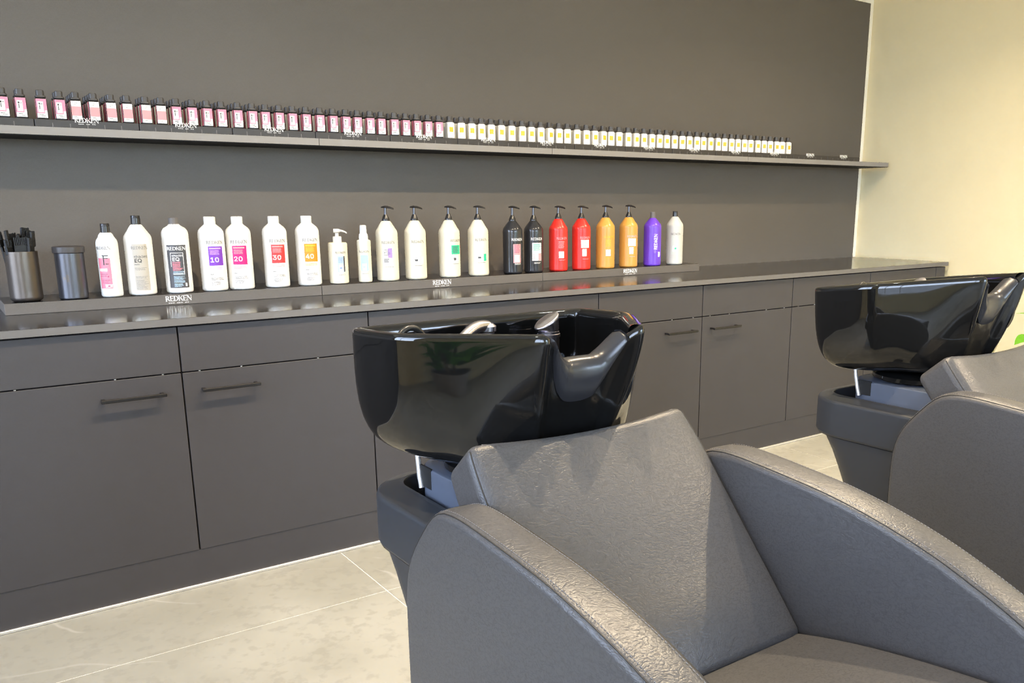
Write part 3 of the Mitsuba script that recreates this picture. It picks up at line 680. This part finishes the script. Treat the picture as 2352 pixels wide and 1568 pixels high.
# ---- brushed tin full of tint brushes, and a lidded canister
tinx, tiny_, tr, th = 0.246, 3.312, 0.0475, 0.160
tin = lathe([(0.001, 0), (tr - .012, 0), (tr - .005, .002), (tr - .001, .007), (tr, .014), (tr, th - .001), (tr - .0008, th), (tr - .0020, th - .001), (tr - .0022, .010), (tr - .012, .0035), (.001, .0030)], 64)
tin.apply_translation((tinx, tiny_, ZT + .0003)); tag(add('brush_cup', tin, 'm_pewter', 40), 'brushed pewter cup holding black tint brushes at the left end', 'cup')
cx_, cr, ch = 0.382, 0.0440, 0.150
can = lathe([(0.001, 0), (cr - .004, 0), (cr - .001, .002), (cr, .006), (cr, ch), (cr - .002, ch + .001), (0.001, ch + .001)], 64)
can.apply_translation((cx_, 3.309, ZT + .0003)); add('canister__body', can, 'm_pewter2', 40)
lid = lathe([(0.001, ch + .0015), (cr + .0035, ch + .0015), (cr + .0042, ch + .004), (cr + .0042, ch + .020), (cr + .002, ch + .0225), (cr - .004, ch + .0228), (cr - .006, ch + .0215), (0.001, ch + .0215)], 64)
lid.apply_translation((cx_, 3.309, ZT + .0003)); add('canister__lid', lid, 'm_lid', 40)
m = wrap(flat(unary_union([sbox(-.006, -.012, .002, .012), Point(-.012, .0).buffer(.005)]), .0003), cr, -.35, .07); m.apply_translation((cx_, 3.309, ZT)); add('canister__emblem', m, 'm_pewter', 30)
tag('canister', 'dark metal canister with a flat lid, between the brush cup and the bottles', 'canister')
bl = ['tint brush in the pewter cup, tallest and leaning right', 'tint brush in the pewter cup, broad comb side facing the room', 'tint brush at the left edge of the pewter cup', 'tint brush second from the left in the pewter cup',
      'tint brush at the right edge of the pewter cup', 'tint brush at the back left of the pewter cup', 'tint brush at the back right of the pewter cup', 'tint brush standing upright behind the broad one', 'tint brush at the front left of the cup, leaning out', 'tint brush at the front right of the cup, leaning out']
bspec = [(.004, .024, .232, .08, 40), (.006, -.022, .203, .0, 4), (-.038, -.004, .222, -.12, 60), (-.026, -.012, .224, -.06, 75), (.036, .006, .218, .06, 70), (-.018, .020, .215, -.03, 20), (.032, .026, .222, .05, 30), (.0, .004, .212, .0, 80), (-.026, -.022, .196, -.07, 50), (.026, -.020, .200, .05, 65)]
for i, (dx, dy, hh, lean, turn) in enumerate(bspec):
    k = name('tint_brush'); tag(k, bl[i], 'brush', 'black tint brushes in the pewter cup')
    wd = .044 if i == 1 else .030
    head = box(-wd / 2, wd / 2, -.0045, .0045, hh - .048, hh - .026, .001)
    hand = box(-.005, .005, -.003, .003, .02, hh - .046, .001)
    br = cat(*[box(-wd / 2 + wd * (q + .12) / 9, -wd / 2 + wd * (q + .88) / 9, -.0036, .0036, hh - .027, hh - random.uniform(0, .003), .0006) for q in range(9)])
    for part, mm, mt in (('ferrule', head, 'm_bristle'), ('handle', hand, 'm_bristle'), ('bristles', br, 'm_bristle')):
        mm.apply_transform(trimesh.transformations.rotation_matrix(math.radians(turn), (0, 0, 1)))
        mm.apply_transform(trimesh.transformations.rotation_matrix(lean, (0, 1, 0)))
        mm.apply_translation((tinx + dx * .75, tiny_ + dy * .75, ZT + .004)); add(k + '__' + part, mm, mt, False)

# ---------------------------------------------------------------- the backwash chair
XC = 0.9475
SP = 1.463
def arm_profile():
    P = [(1.305, .085), (1.308, .30), (1.310, .50), (1.309, .57), (1.298, .625), (1.268, .670), (1.232, .711), (1.200, .745), (1.182, .758), (1.160, .7655), (1.130, .768), (1.080, .767), (.970, .758), (.880, .749),
         (.800, .735), (.725, .717), (.660, .697), (.560, .657), (.480, .615), (.400, .562), (.320, .495), (.250, .420), (.200, .340), (.175, .260), (.165, .17), (.165, .085)]
    p = np.array(P)
    q = [p[0]]
    for a, b in zip(p[:-1], p[1:]):
        n = max(1, int(np.linalg.norm(b - a) / .02))
        q += [a + (b - a) * (t + 1) / n for t in range(n)]
    q = np.array(q)
    for _ in range(2):
        q[1:-1] = .25 * q[:-2] + .5 * q[1:-1] + .25 * q[2:]
    return q
AP = arm_profile()
def prof_normals(q):
    t = np.gradient(q, axis=0); t /= np.linalg.norm(t, axis=1, keepdims=True)
    n = np.c_[t[:, 1], -t[:, 0]]
    c = q.mean(0)
    if ((q - c) * n).sum() < 0: n = -n
    return n
AN = prof_normals(AP)
def arm_mesh(x0, x1, r=.016):
    loops = []
    a = np.linspace(0, math.pi / 2, 6)
    xs = [(x0 + r - r * math.sin(t), r - r * math.cos(t)) for t in a[::-1]]      # (x, inset)
    xs = [(x0 + r * (1 - math.cos(t)), r * (1 - math.sin(t))) for t in a]
    xe = [(x1 - r * (1 - math.cos(t)), r * (1 - math.sin(t))) for t in a[::-1]]
    full = xs + [(x0 + (x1 - x0) * q, -.002 * math.sin(math.pi * q)) for q in (.3, .5, .7)] + xe
    for x, ins in full:
        pp = AP - AN * ins
        loops.append(np.c_[np.full(len(pp), x), pp])
    L = np.array(loops)
    m, n = L.shape[:2]
    # side faces need the outline closed through the bottom: polygon caps by earcut
    v = L.reshape(-1, 3); f = []
    for i in range(m - 1):
        for j in range(n):
            a0, b0 = i * n + j, i * n + (j + 1) % n
            f += [[a0, b0, b0 + n], [a0, b0 + n, a0 + n]]
    from shapely import constrained_delaunay_triangles as cdt
    import mapbox_earcut as ec
    tri = ec.triangulate_float64(np.ascontiguousarray(L[0][:, 1:]), np.array([n], np.uint32)).reshape(-1, 3)
    f += [list(t[::-1]) for t in tri] + [[int(q) + (m - 1) * n for q in t] for t in tri]
    mm = trimesh.Trimesh(v, np.array(f), process=False)
    trimesh.repair.fix_normals(mm)
    return outward(mm)

def build_chair(dx):
    k = name('backwash_chair')
    tr = lambda m: (m.apply_translation((dx, 0, 0)), m)[1]
    # arms, with welt seams and stitching along the top band
    for s in (-1, 1):
        xi, xo = XC + s * .2610, XC + s * .3430
        x0, x1 = min(xi, xo), max(xi, xo)
        ak = add(k + '__armrest', tr(arm_mesh(x0, x1)), 'm_leather', 42)
        sel = (AP[:, 1] > .30)
        idx = np.arange(len(AP))[sel]
        for xs_, ins in ((x0 + .0060, .0040), (x1 - .0060, .0040)):
            q = AP[idx] - AN[idx] * (ins - .0008)
            add(ak + '__seam', tr(tube(np.c_[np.full(len(q), xs_), q], .0011, 6)), 'm_seam', 40)
        for xs_ in (x0 + .0125, x1 - .0125):
            st = []
            q = AP[idx] + AN[idx] * .0002
            d = np.r_[0, np.cumsum(np.linalg.norm(np.diff(q, axis=0), axis=1))]
            for t in np.arange(.01, d[-1] - .01, .0065):
                a = [np.interp(t, d, q[:, c]) for c in (0, 1)]; b = [np.interp(t + .0038, d, q[:, c]) for c in (0, 1)]
                a, b = np.array([xs_, *a]), np.array([xs_, *b])
                n = np.cross(b - a, [1, 0, 0]); n /= np.linalg.norm(n)
                w = np.array([.00045, 0, 0]); hgt = n * .0004 * (1 if n[2] > 0 else -1)
                v = [a - w, a + w, b + w, b - w, a + hgt * 2, b + hgt * 2]
                st.append(trimesh.Trimesh(v, [[0, 4, 1], [3, 2, 5], [0, 3, 5], [0, 5, 4], [1, 4, 5], [1, 5, 2]], process=False))
            tag(add(ak + '__stitching', tr(cat(*st)), 'm_stitch', False), kind='stuff')
    # backrest: thick leather pad, leaning back, with ears at its upper corners
    b0, b1 = np.array([.893, .478]), np.array([1.2230, .8500])
    d = b1 - b0; Lb = np.linalg.norm(d); d /= Lb
    nf = np.array([-d[1], d[0]])                     # out of the front face (towards the room and up)
    th = .118
    m = rbox(.516, Lb, th, .020, inner=26)
    v = np.array(m.vertices)
    a, b, c = v[:, 0], v[:, 1] + Lb / 2, v[:, 2] + th / 2     # across, along, from rear face (0) to front (th)
    tb = b / Lb
    sag = .016 * (1 - np.clip(np.abs(a) / .25, 0, 1) ** 2) * np.clip((tb - .55) / .45, 0, 1) ** 2
    crown = (.010 * (1 - (a / .258) ** 2) * np.sin(math.pi * np.clip(tb, 0, 1)) + .014 * np.exp(-((tb - .18) / .16) ** 2) * (1 - (a / .262) ** 2)) * (c / th)
    drop = .012 * np.clip((np.abs(a) - .20) / .058, 0, 1) ** 2 * (c / th)
    narrow = 1 - .035 * np.clip((tb - .75) / .25, 0, 1) ** 2
    bb = b - sag
    off = c - th + crown - drop
    P = b0 + bb[:, None] * d + off[:, None] * nf
    m.vertices = np.c_[XC + a * narrow, P]
    outward(m)
    bk = add(k + '__backrest', tr(m), 'm_leather', 42)
    def bp(a, b, off):
        tb = b / Lb
        sag = .016 * (1 - min(abs(a) / .25, 1) ** 2) * max((tb - .55) / .45, 0) ** 2
        p = b0 + (b - sag) * d + off * nf
        return [XC + a * (1 - .035 * max((tb - .75) / .25, 0) ** 2), *p]
    for s in (-1, 1):
        add(bk + '__seam', tr(tube([bp(s * .2545, t, -.0165) for t in np.linspace(.02, Lb - .012, 24)], .0013, 6)), 'm_seam', 40)
    add(bk + '__seam', tr(tube([bp(t, Lb - .0035, -.0125) for t in np.linspace(-.230, .230, 30)], .0013, 6)), 'm_stitch', 40)
    add(bk + '__seam', tr(tube([bp(t, .0015, -.007) for t in np.linspace(-.240, .240, 30)], .0013, 6)), 'm_seam', 40)
    # seat cushion, rising slightly forwards
    m = rbox(.518, .74, .13, .024, inner=20)
    v = np.array(m.vertices)
    yy = .955 - (v[:, 1] + .37)
    top = np.clip((v[:, 2] + .065) / .13, 0, 1)
    zt = .470 + .115 * (1 - np.exp(-np.clip(.93 - yy, 0, 2) / .35)) - .0 * yy
    z = zt - .13 + .13 * top + .010 * top * (1 - (v[:, 0] / .259) ** 2) * np.sin(math.pi * np.clip((v[:, 1] + .37) / .74, 0, 1))
    m.vertices = np.c_[XC + v[:, 0], yy, z]
    outward(m)
    sk = add(k + '__seat', tr(m), 'm_leather', 42)
    # shell under the seat
    add(k + '__base', tr(box(XC - .255, XC + .255, .22, 1.20, .085, .36, .01)), 'm_plastic', False)
    add(k + '__foot_plinth', tr(box(XC - .30, XC + .30, .26, 1.26, 0, .086, .01)), 'm_plastic', False)
    # collar round the basin neck (rounded rear), with its opening
    def uloop(hx, y0, y1, r, z, n=14):
        pts = []
        for cx, cy, a0, rr in ((hx - r, y1 - r, 0, r), (-hx + r, y1 - r, 90, r), (-hx + .02, y0 + .02, 180, .02), (hx - .02, y0 + .02, 270, .02)):
            for q in range(n):
                a = math.radians(a0 + 90 * q / (n - 1)); pts.append((XC + cx + rr * math.cos(a), cy + rr * math.sin(a), z))
        return np.array(pts)
    zt_, zb_ = .665, .549
    y0 = 1.13
    loops = [uloop(.250, y0, 1.652, .125, zb_), uloop(.268, y0, 1.672, .13, zb_ + .003), uloop(.271, y0, 1.676, .13, zb_ + .012), uloop(.271, y0, 1.676, .13, zt_ - .012), uloop(.269, y0, 1.674, .13, zt_ - .004), uloop(.263, y0, 1.668, .125, zt_),
             uloop(.212, y0 + .08, 1.648, .075, zt_ + .001), uloop(.209, y0 + .08, 1.645, .075, zt_ + .004), uloop(.204, y0 + .08, 1.640, .072, zt_ + .004), uloop(.202, y0 + .08, 1.638, .07, zt_), uloop(.202, y0 + .08, 1.638, .07, zt_ - .075)]
    add(k + '__collar', tr(loft(loops)), 'm_plastic', 40)
    # column below the collar
    cl = [uloop(.262 - .05 * t, y0, 1.640 - .20 * t ** .8, .11, .549 - .545 * t) for t in np.linspace(0, 1, 12)]
    add(k + '__column', tr(loft(cl)), 'm_plastic', 40)
    # neck that carries the basin
    nl = [uloop(.190, y0 + .10, 1.572, .075, .592), uloop(.190, y0 + .10, 1.572, .075, .718), uloop(.187, y0 + .10, 1.569, .075, .722), uloop(.175, y0 + .10, 1.555, .07, .7235)]
    add(k + '__neck', tr(loft(nl)), 'm_neckplastic', 40)
    add(k + '__neck__slot', tr(box(XC - .1915, XC - .186, 1.485, 1.535, .680, .7235, .001)), 'm_dark', False)
    return k
c1 = build_chair(0.0)
tag(c1, 'black leather backwash chair in the foreground, its back under the nearer basin', 'chair')
c2 = build_chair(SP)
tag(c2, 'black leather backwash chair at the right edge, farther from the camera', 'chair')

# ---------------------------------------------------------------- the black ceramic basins
def chaikin(p, it=4):
    for _ in range(it):
        q = np.empty((2 * len(p), 2)); nx = np.roll(p, -1, 0)
        q[0::2] = .75 * p + .25 * nx; q[1::2] = .25 * p + .75 * nx; p = q
    return p
def basin_outline(N=360):
    half = [(0.0, .0), (.10, .0), (.20, .002), (.268, .006), (.291, .030), (.292, .075), (.288, .12), (.284, .175), (.277, .215), (.252, .258), (.218, .305), (.180, .357), (.140, .412), (.120, .440), (.108, .449), (.094, .440), (.070, .415), (.035, .400), (0.0, .397)]
    pts = half + [(-u, v) for u, v in half[-2:0:-1]]
    p = chaikin(np.array(pts))
    k0 = np.argmin(p[:, 1] + np.abs(p[:, 0]) * 1e-3)
    p = np.roll(p, -k0, 0); p = np.vstack([p, p[:1]])
    dd = np.r_[0, np.cumsum(np.linalg.norm(np.diff(p, axis=0), axis=1))]
    t = np.linspace(0, dd[-1], N, endpoint=False)
    return np.c_[np.interp(t, dd, p[:, 0]), np.interp(t, dd, p[:, 1])]
def sm(a, b, x):
    t = np.clip((x - a) / (b - a), 0, 1); return t * t * (3 - 2 * t)
ZB = .752
def rim_z(u, v):
    z = 1.0 + .020 * np.clip(v / .44, 0, 1)
    notch = np.where(v > .36, 1 - sm(.030, .110, np.abs(u)), 0)
    return z - .066 * notch
def basin_parts():
    O = basin_outline()
    n = len(O)
    t = np.roll(O, -1, 0) - np.roll(O, 1, 0); t /= np.linalg.norm(t, axis=1, keepdims=True)
    nin = np.c_[-t[:, 1], t[:, 0]]
    if ((np.array([0, .2]) - O) * nin).sum() < 0: nin = -nin
    zr = rim_z(O[:, 0], O[:, 1])
    c = np.array([0, .205])
    ang = np.arctan2(O[:, 0], O[:, 1] - c[1])                    # 0 = front
    aa = np.abs(ang)
    e = 4.0
    hx, hy = .165, .135
    rb = (np.abs(np.sin(ang) / hx) ** e + np.abs(np.cos(ang) / hy) ** e) ** (-1 / e)
    B = c + np.c_[np.sin(ang) * rb, np.cos(ang) * rb]
    tip = math.atan2(.108, .240)
    nn = 1.30 + .75 * sm(tip, 1.25, aa) + 1.6 * sm(1.2, 2.1, aa)
    nn = .95 + (nn - .95) * sm(tip - .06, tip + .04, aa)
    loops = []
    loops.append(np.c_[c + (B - c) * .6, np.full(n, ZB - .004)])
    for ph in np.linspace(math.pi / 2, 0, 30):
        w = np.cos(ph) ** (2 / nn) if ph < math.pi / 2 - 1e-9 else np.zeros(n)
        h = np.sin(ph) ** (2 / nn) if ph > 1e-9 else np.zeros(n)
        xy = B + (O - B) * w[:, None]
        ztop = zr - .014
        loops.append(np.c_[xy, ztop - (ztop - ZB) * h])
    for ins, dz in ((.0000, -.008), (.002, -.0025), (.006, .0), (.014, .0008), (.022, .0), (.027, -.003), (.030, -.009), (.031, -.018)):
        loops.append(np.c_[O + nin * ins, zr + dz])
    I0 = O + nin * .031
    fl = c + np.array([0, -.01]) + (O - c) * .52
    for ph in np.linspace(0, math.pi / 2, 14)[1:]:
        w, h = np.cos(ph) ** .45, np.sin(ph) ** .55
        loops.append(np.c_[fl + (I0 - fl) * w, (zr - .018) - (zr - .018 - .842) * h])
    loops.append(np.c_[c + (fl - c) * .3, np.full(n, .838)])
    L = np.array(loops)
    W3 = np.stack([XC + L[..., 0], 1.640 - L[..., 1], L[..., 2]], -1)
    body = loft(W3)
    # gel neck rest draped over the notch
    us = np.linspace(-.080, .080, 41)
    order = np.argsort(O[:, 0] + 10 * (O[:, 1] < .36))
    front = O[O[:, 1] > .36]
    ov = np.array([front[np.argmin(np.abs(front[:, 0] - u))][1] for u in us])
    loops = []
    for u, v0 in zip(us, ov):
        z0 = 1.02 - .066 * (1 - sm(.030, .110, abs(u)))
        k = 1 - .70 * (abs(u) / .080) ** 2.5
        o = .006
        sec = [(-.046 * (.6 + .4 * k), -.020 - .020 * k), (-.040 * (.6 + .4 * k), -.004), (-.026, .010), (-.008, .012), (.008, .006), (.014, -.012 * k), (.010, -.035 * k), (.000, -.055 * k), (-.012, -.074 * k), (-.016, -.072 * k), (-.006, -.040 * k), (-.006, -.012 * k), (-.030, -.012)]
        loops.append([(XC + u, 1.640 - (v0 + a), z0 + b) for a, b in sec])
    L = np.array(loops)
    rest = loft(L)
    r2 = rest.copy(); v, f = trimesh.remesh.subdivide(rest.vertices, rest.faces)
    return body, rest
B_body, B_rest = basin_parts()

def build_basin(dx, tilt, label):
    k = name('shampoo_basin')
    M = trimesh.transformations.translation_matrix((dx, 0, 0)) @ trimesh.transformations.rotation_matrix(-tilt, (1, 0, 0), (XC, 1.56, .75))
    M = trimesh.transformations.translation_matrix((dx, 0, 0)) @ trimesh.transformations.rotation_matrix(-tilt, (1, 0, 0), (0, 1.56, .75))
    tr = lambda m: (lambda q: (q.apply_transform(M), q)[1])(m.copy())
    add(k + '__bowl', tr(B_body), 'm_gloss', 40)
    add(k + '__neck_rest', tr(B_rest), 'm_gel', 50)
    labels[k + '__neck_rest'] = {'label': 'matt black gel neck rest in the notch'}
    # mixer tap on the right
    tx, ty = 1.094, 1.550
    body = lathe([(0.001, .845), (.027, .845), (.027, .850), (.0235, .853), (.0235, .953), (.0258, .9535), (.0258, .9600), (.0235, .961), (.0235, .965), (.001, .965)], 40)
    body.apply_translation((tx, ty, 0))
    tk = add(k + '__mixer_tap', tr(body), 'm_chrome', 40)
    a = np.linspace(0, 2 * math.pi, 40, endpoint=False)
    def ring(ru, rv, cu, z, sl): return np.c_[tx + cu + ru * np.cos(a), ty + rv * np.sin(a), z + sl * ru * np.cos(a)]
    lev = loft([ring(.0215, .0215, 0, .9655, 0), ring(.0225, .0225, 0, .9710, .18), ring(.0275, .0235, -.005, .9830, .50), ring(.0290, .0240, -.006, .9880, .56), ring(.0270, .0220, -.006, .9920, .58)])
    add(tk + '__lever', tr(lev), 'm_chrome', 40)
    # hand spray in its holder and the hose loop
    hx, hy = .950, 1.575
    hold = lathe([(0.001, .86), (.016, .86), (.016, .972), (.020, .976), (.020, .986), (.013, .992), (.001, .992)], 30)
    hold.apply_translation((hx, hy, 0))
    hk = add(k + '__hand_spray', tr(hold), 'm_chrome', 40)
    pts = spline([(hx, hy, .985), (hx - .03, hy - .012, .988), (hx - .075, hy - .035, .975), (hx - .125, hy - .062, .952)], 18)
    add(hk + '__handle', tr(tube(pts, np.interp(np.linspace(0, 1, 18), [0, .3, 1], [.013, .0125, .0095]), 16)), 'm_chrome', 40)
    pts = [(.735 + .038 * math.cos(t) * -1 + .0, 1.505 - .010 * math.cos(t), .962 + .046 * math.sin(t)) for t in np.linspace(-.6, math.pi + .6, 28)]
    add(k + '__spray_hose', tr(tube(pts, .0062, 12)), 'm_rubber', 40)
    # turning plate under the bowl and the braided supply hose
    pl = lathe([(0.001, .726), (.165, .726), (.176, .730), (.176, .742), (.166, .748), (.150, .756), (.001, .756)], 56)
    pl.apply_scale((1.0, .82, 1.0)); pl.apply_translation((XC, 1.425, 0))
    if tilt: pl.apply_translation((dx, 0, 0))
    add(k + '__turning_plate', pl if tilt else tr(pl), 'm_gloss', 40)
    hose = tube([(XC - .188, 1.545, .758), (XC - .190, 1.540, .735), (XC - .1925, 1.530, .700), (XC - .1928, 1.522, .676)], .0058, 12)
    hose.apply_translation((dx, 0, 0))
    add(k + '__braided_hose', hose, 'm_alu', 40)
    labels[k + '__braided_hose'] = {'label': 'pale braided supply hose'}
    tag(k, label, 'basin', 'black shampoo basins')
    return k
build_basin(0.0, 0.0, 'glossy black shampoo basin in the middle, with chrome tap, above the foreground chair')
build_basin(SP, 0.075, 'glossy black shampoo basin at the right edge, tilted up, in front of the cream wall')

# ---------------------------------------------------------------- plants
def leaf(L, wd, n=9):
    s = np.linspace(0, 1, n); w = wd * np.sin(math.pi * s ** .8) ** .9
    z = .25 * L * s * (1 - s) * 1.2 - .12 * L * s ** 2
    mid = np.c_[s * L, 0 * s, z]
    v = np.vstack([np.c_[s * L, -w, z + .12 * w], mid, np.c_[s * L, w, z + .12 * w]])
    f = []
    for a in (0, n):
        for i in range(n - 1):
            f += [[a + i, a + i + 1, a + n + i + 1], [a + i, a + n + i + 1, a + n + i]]
    return v, np.array(f)
LV, LF = leaf(1, .18)
leaf_ply = mikit.ply(trimesh.Trimesh(LV, LF, process=False), 'm_leaf', smooth=True)
def plant(x, y, h, n, seed, label, size=.26, extra=()):
    k = name('potted_plant'); tag(k, label, 'plant')
    rg = random.Random(seed)
    pot = lathe([(.001, 0), (.12, 0), (.125, .01), (.165, .30), (.17, .31), (.155, .31), (.15, .285), (.001, .285)], 40); pot.apply_translation((x, y, 0.0005))
    add(k + '__pot', pot, 'm_pot', 35)
    so = lathe([(.001, .2855), (.149, .2855), (.149, .29), (.001, .292)], 24); so.apply_translation((x, y, 0)); add(k + '__soil', so, 'm_soil', 30)
    for q in range(3):
        a = q * 2.1 + seed
        add(k + '__stem', tube(spline([(x + .03 * math.cos(a), y + .03 * math.sin(a), .28), (x + .05 * math.cos(a), y + .05 * math.sin(a), .28 + h * .5), (x + .09 * math.cos(a + .4), y + .09 * math.sin(a + .4), .28 + h)], 10), .009, 8), 'm_bark', 40)
    for q in range(n):
        a = q * 2.4 + rg.uniform(-.3, .3); z = .28 + h * (.04 + .92 * rg.random()); s = size * rg.uniform(.7, 1.2)
        r0 = .05 + .05 * (z - .28) / h
        tw = T().translate([x + r0 * math.cos(a), y + r0 * math.sin(a), z]).rotate([0, 0, 1], math.degrees(a)).rotate([0, 1, 0], rg.uniform(-55, -5)).scale(s)
        scene[k + '__leaf' + ('' if q == 0 else '_%03d' % q)] = {**leaf_ply, 'to_world': tw}
    for q, (p, az, pit, s) in enumerate(extra):
        scene[k + '__leaf_%03d' % (n + q)] = {**leaf_ply, 'to_world': T().translate(list(p)).rotate([0, 0, 1], az).rotate([0, 1, 0], pit).scale(s)}
    return k
plant(3.93, 1.60, .46, 30, 3, 'green potted plant at the right edge, one leaf tip showing beside the farther chair', .20, extra=(((3.575, 1.60, .690), 180, -12, .29),))
plant(-1.45, 0.95, .62, 64, 5, 'tall green potted plant left of the camera, outside the frame', .34)
def bush(x, y, z0, rx, ry, rz, n, seed, label):
    rg = np.random.default_rng(seed)
    d = rg.normal(size=(n, 3)); d /= np.linalg.norm(d, axis=1, keepdims=True)
    r = rg.uniform(.6, 1, n) ** .5
    P = d * r[:, None] * [rx, ry, rz] + [x, y, z0 + rz]
    ms = []
    for p in P:
        R = trimesh.transformations.random_rotation_matrix(rg.random(3)); s = rg.uniform(.16, .3)
        ms.append(((LV[::1] * s) @ R[:3, :3].T + p))
    v = np.vstack(ms); f = np.vstack([LF + len(LV) * i for i in range(n)])
    k = name('hedge_bush'); add(k, trimesh.Trimesh(v, f, process=False), 'm_leaf', True); tag(k, label, 'bush', kind='stuff')
bush(2.0, -8.5, -.12, 1.6, .8, 1.1, 700, 1, 'leafy green bush outside the shop front')
bush(4.9, -9.5, -.12, 1.5, .9, 1.5, 700, 2, 'taller leafy green bush outside the shop front')
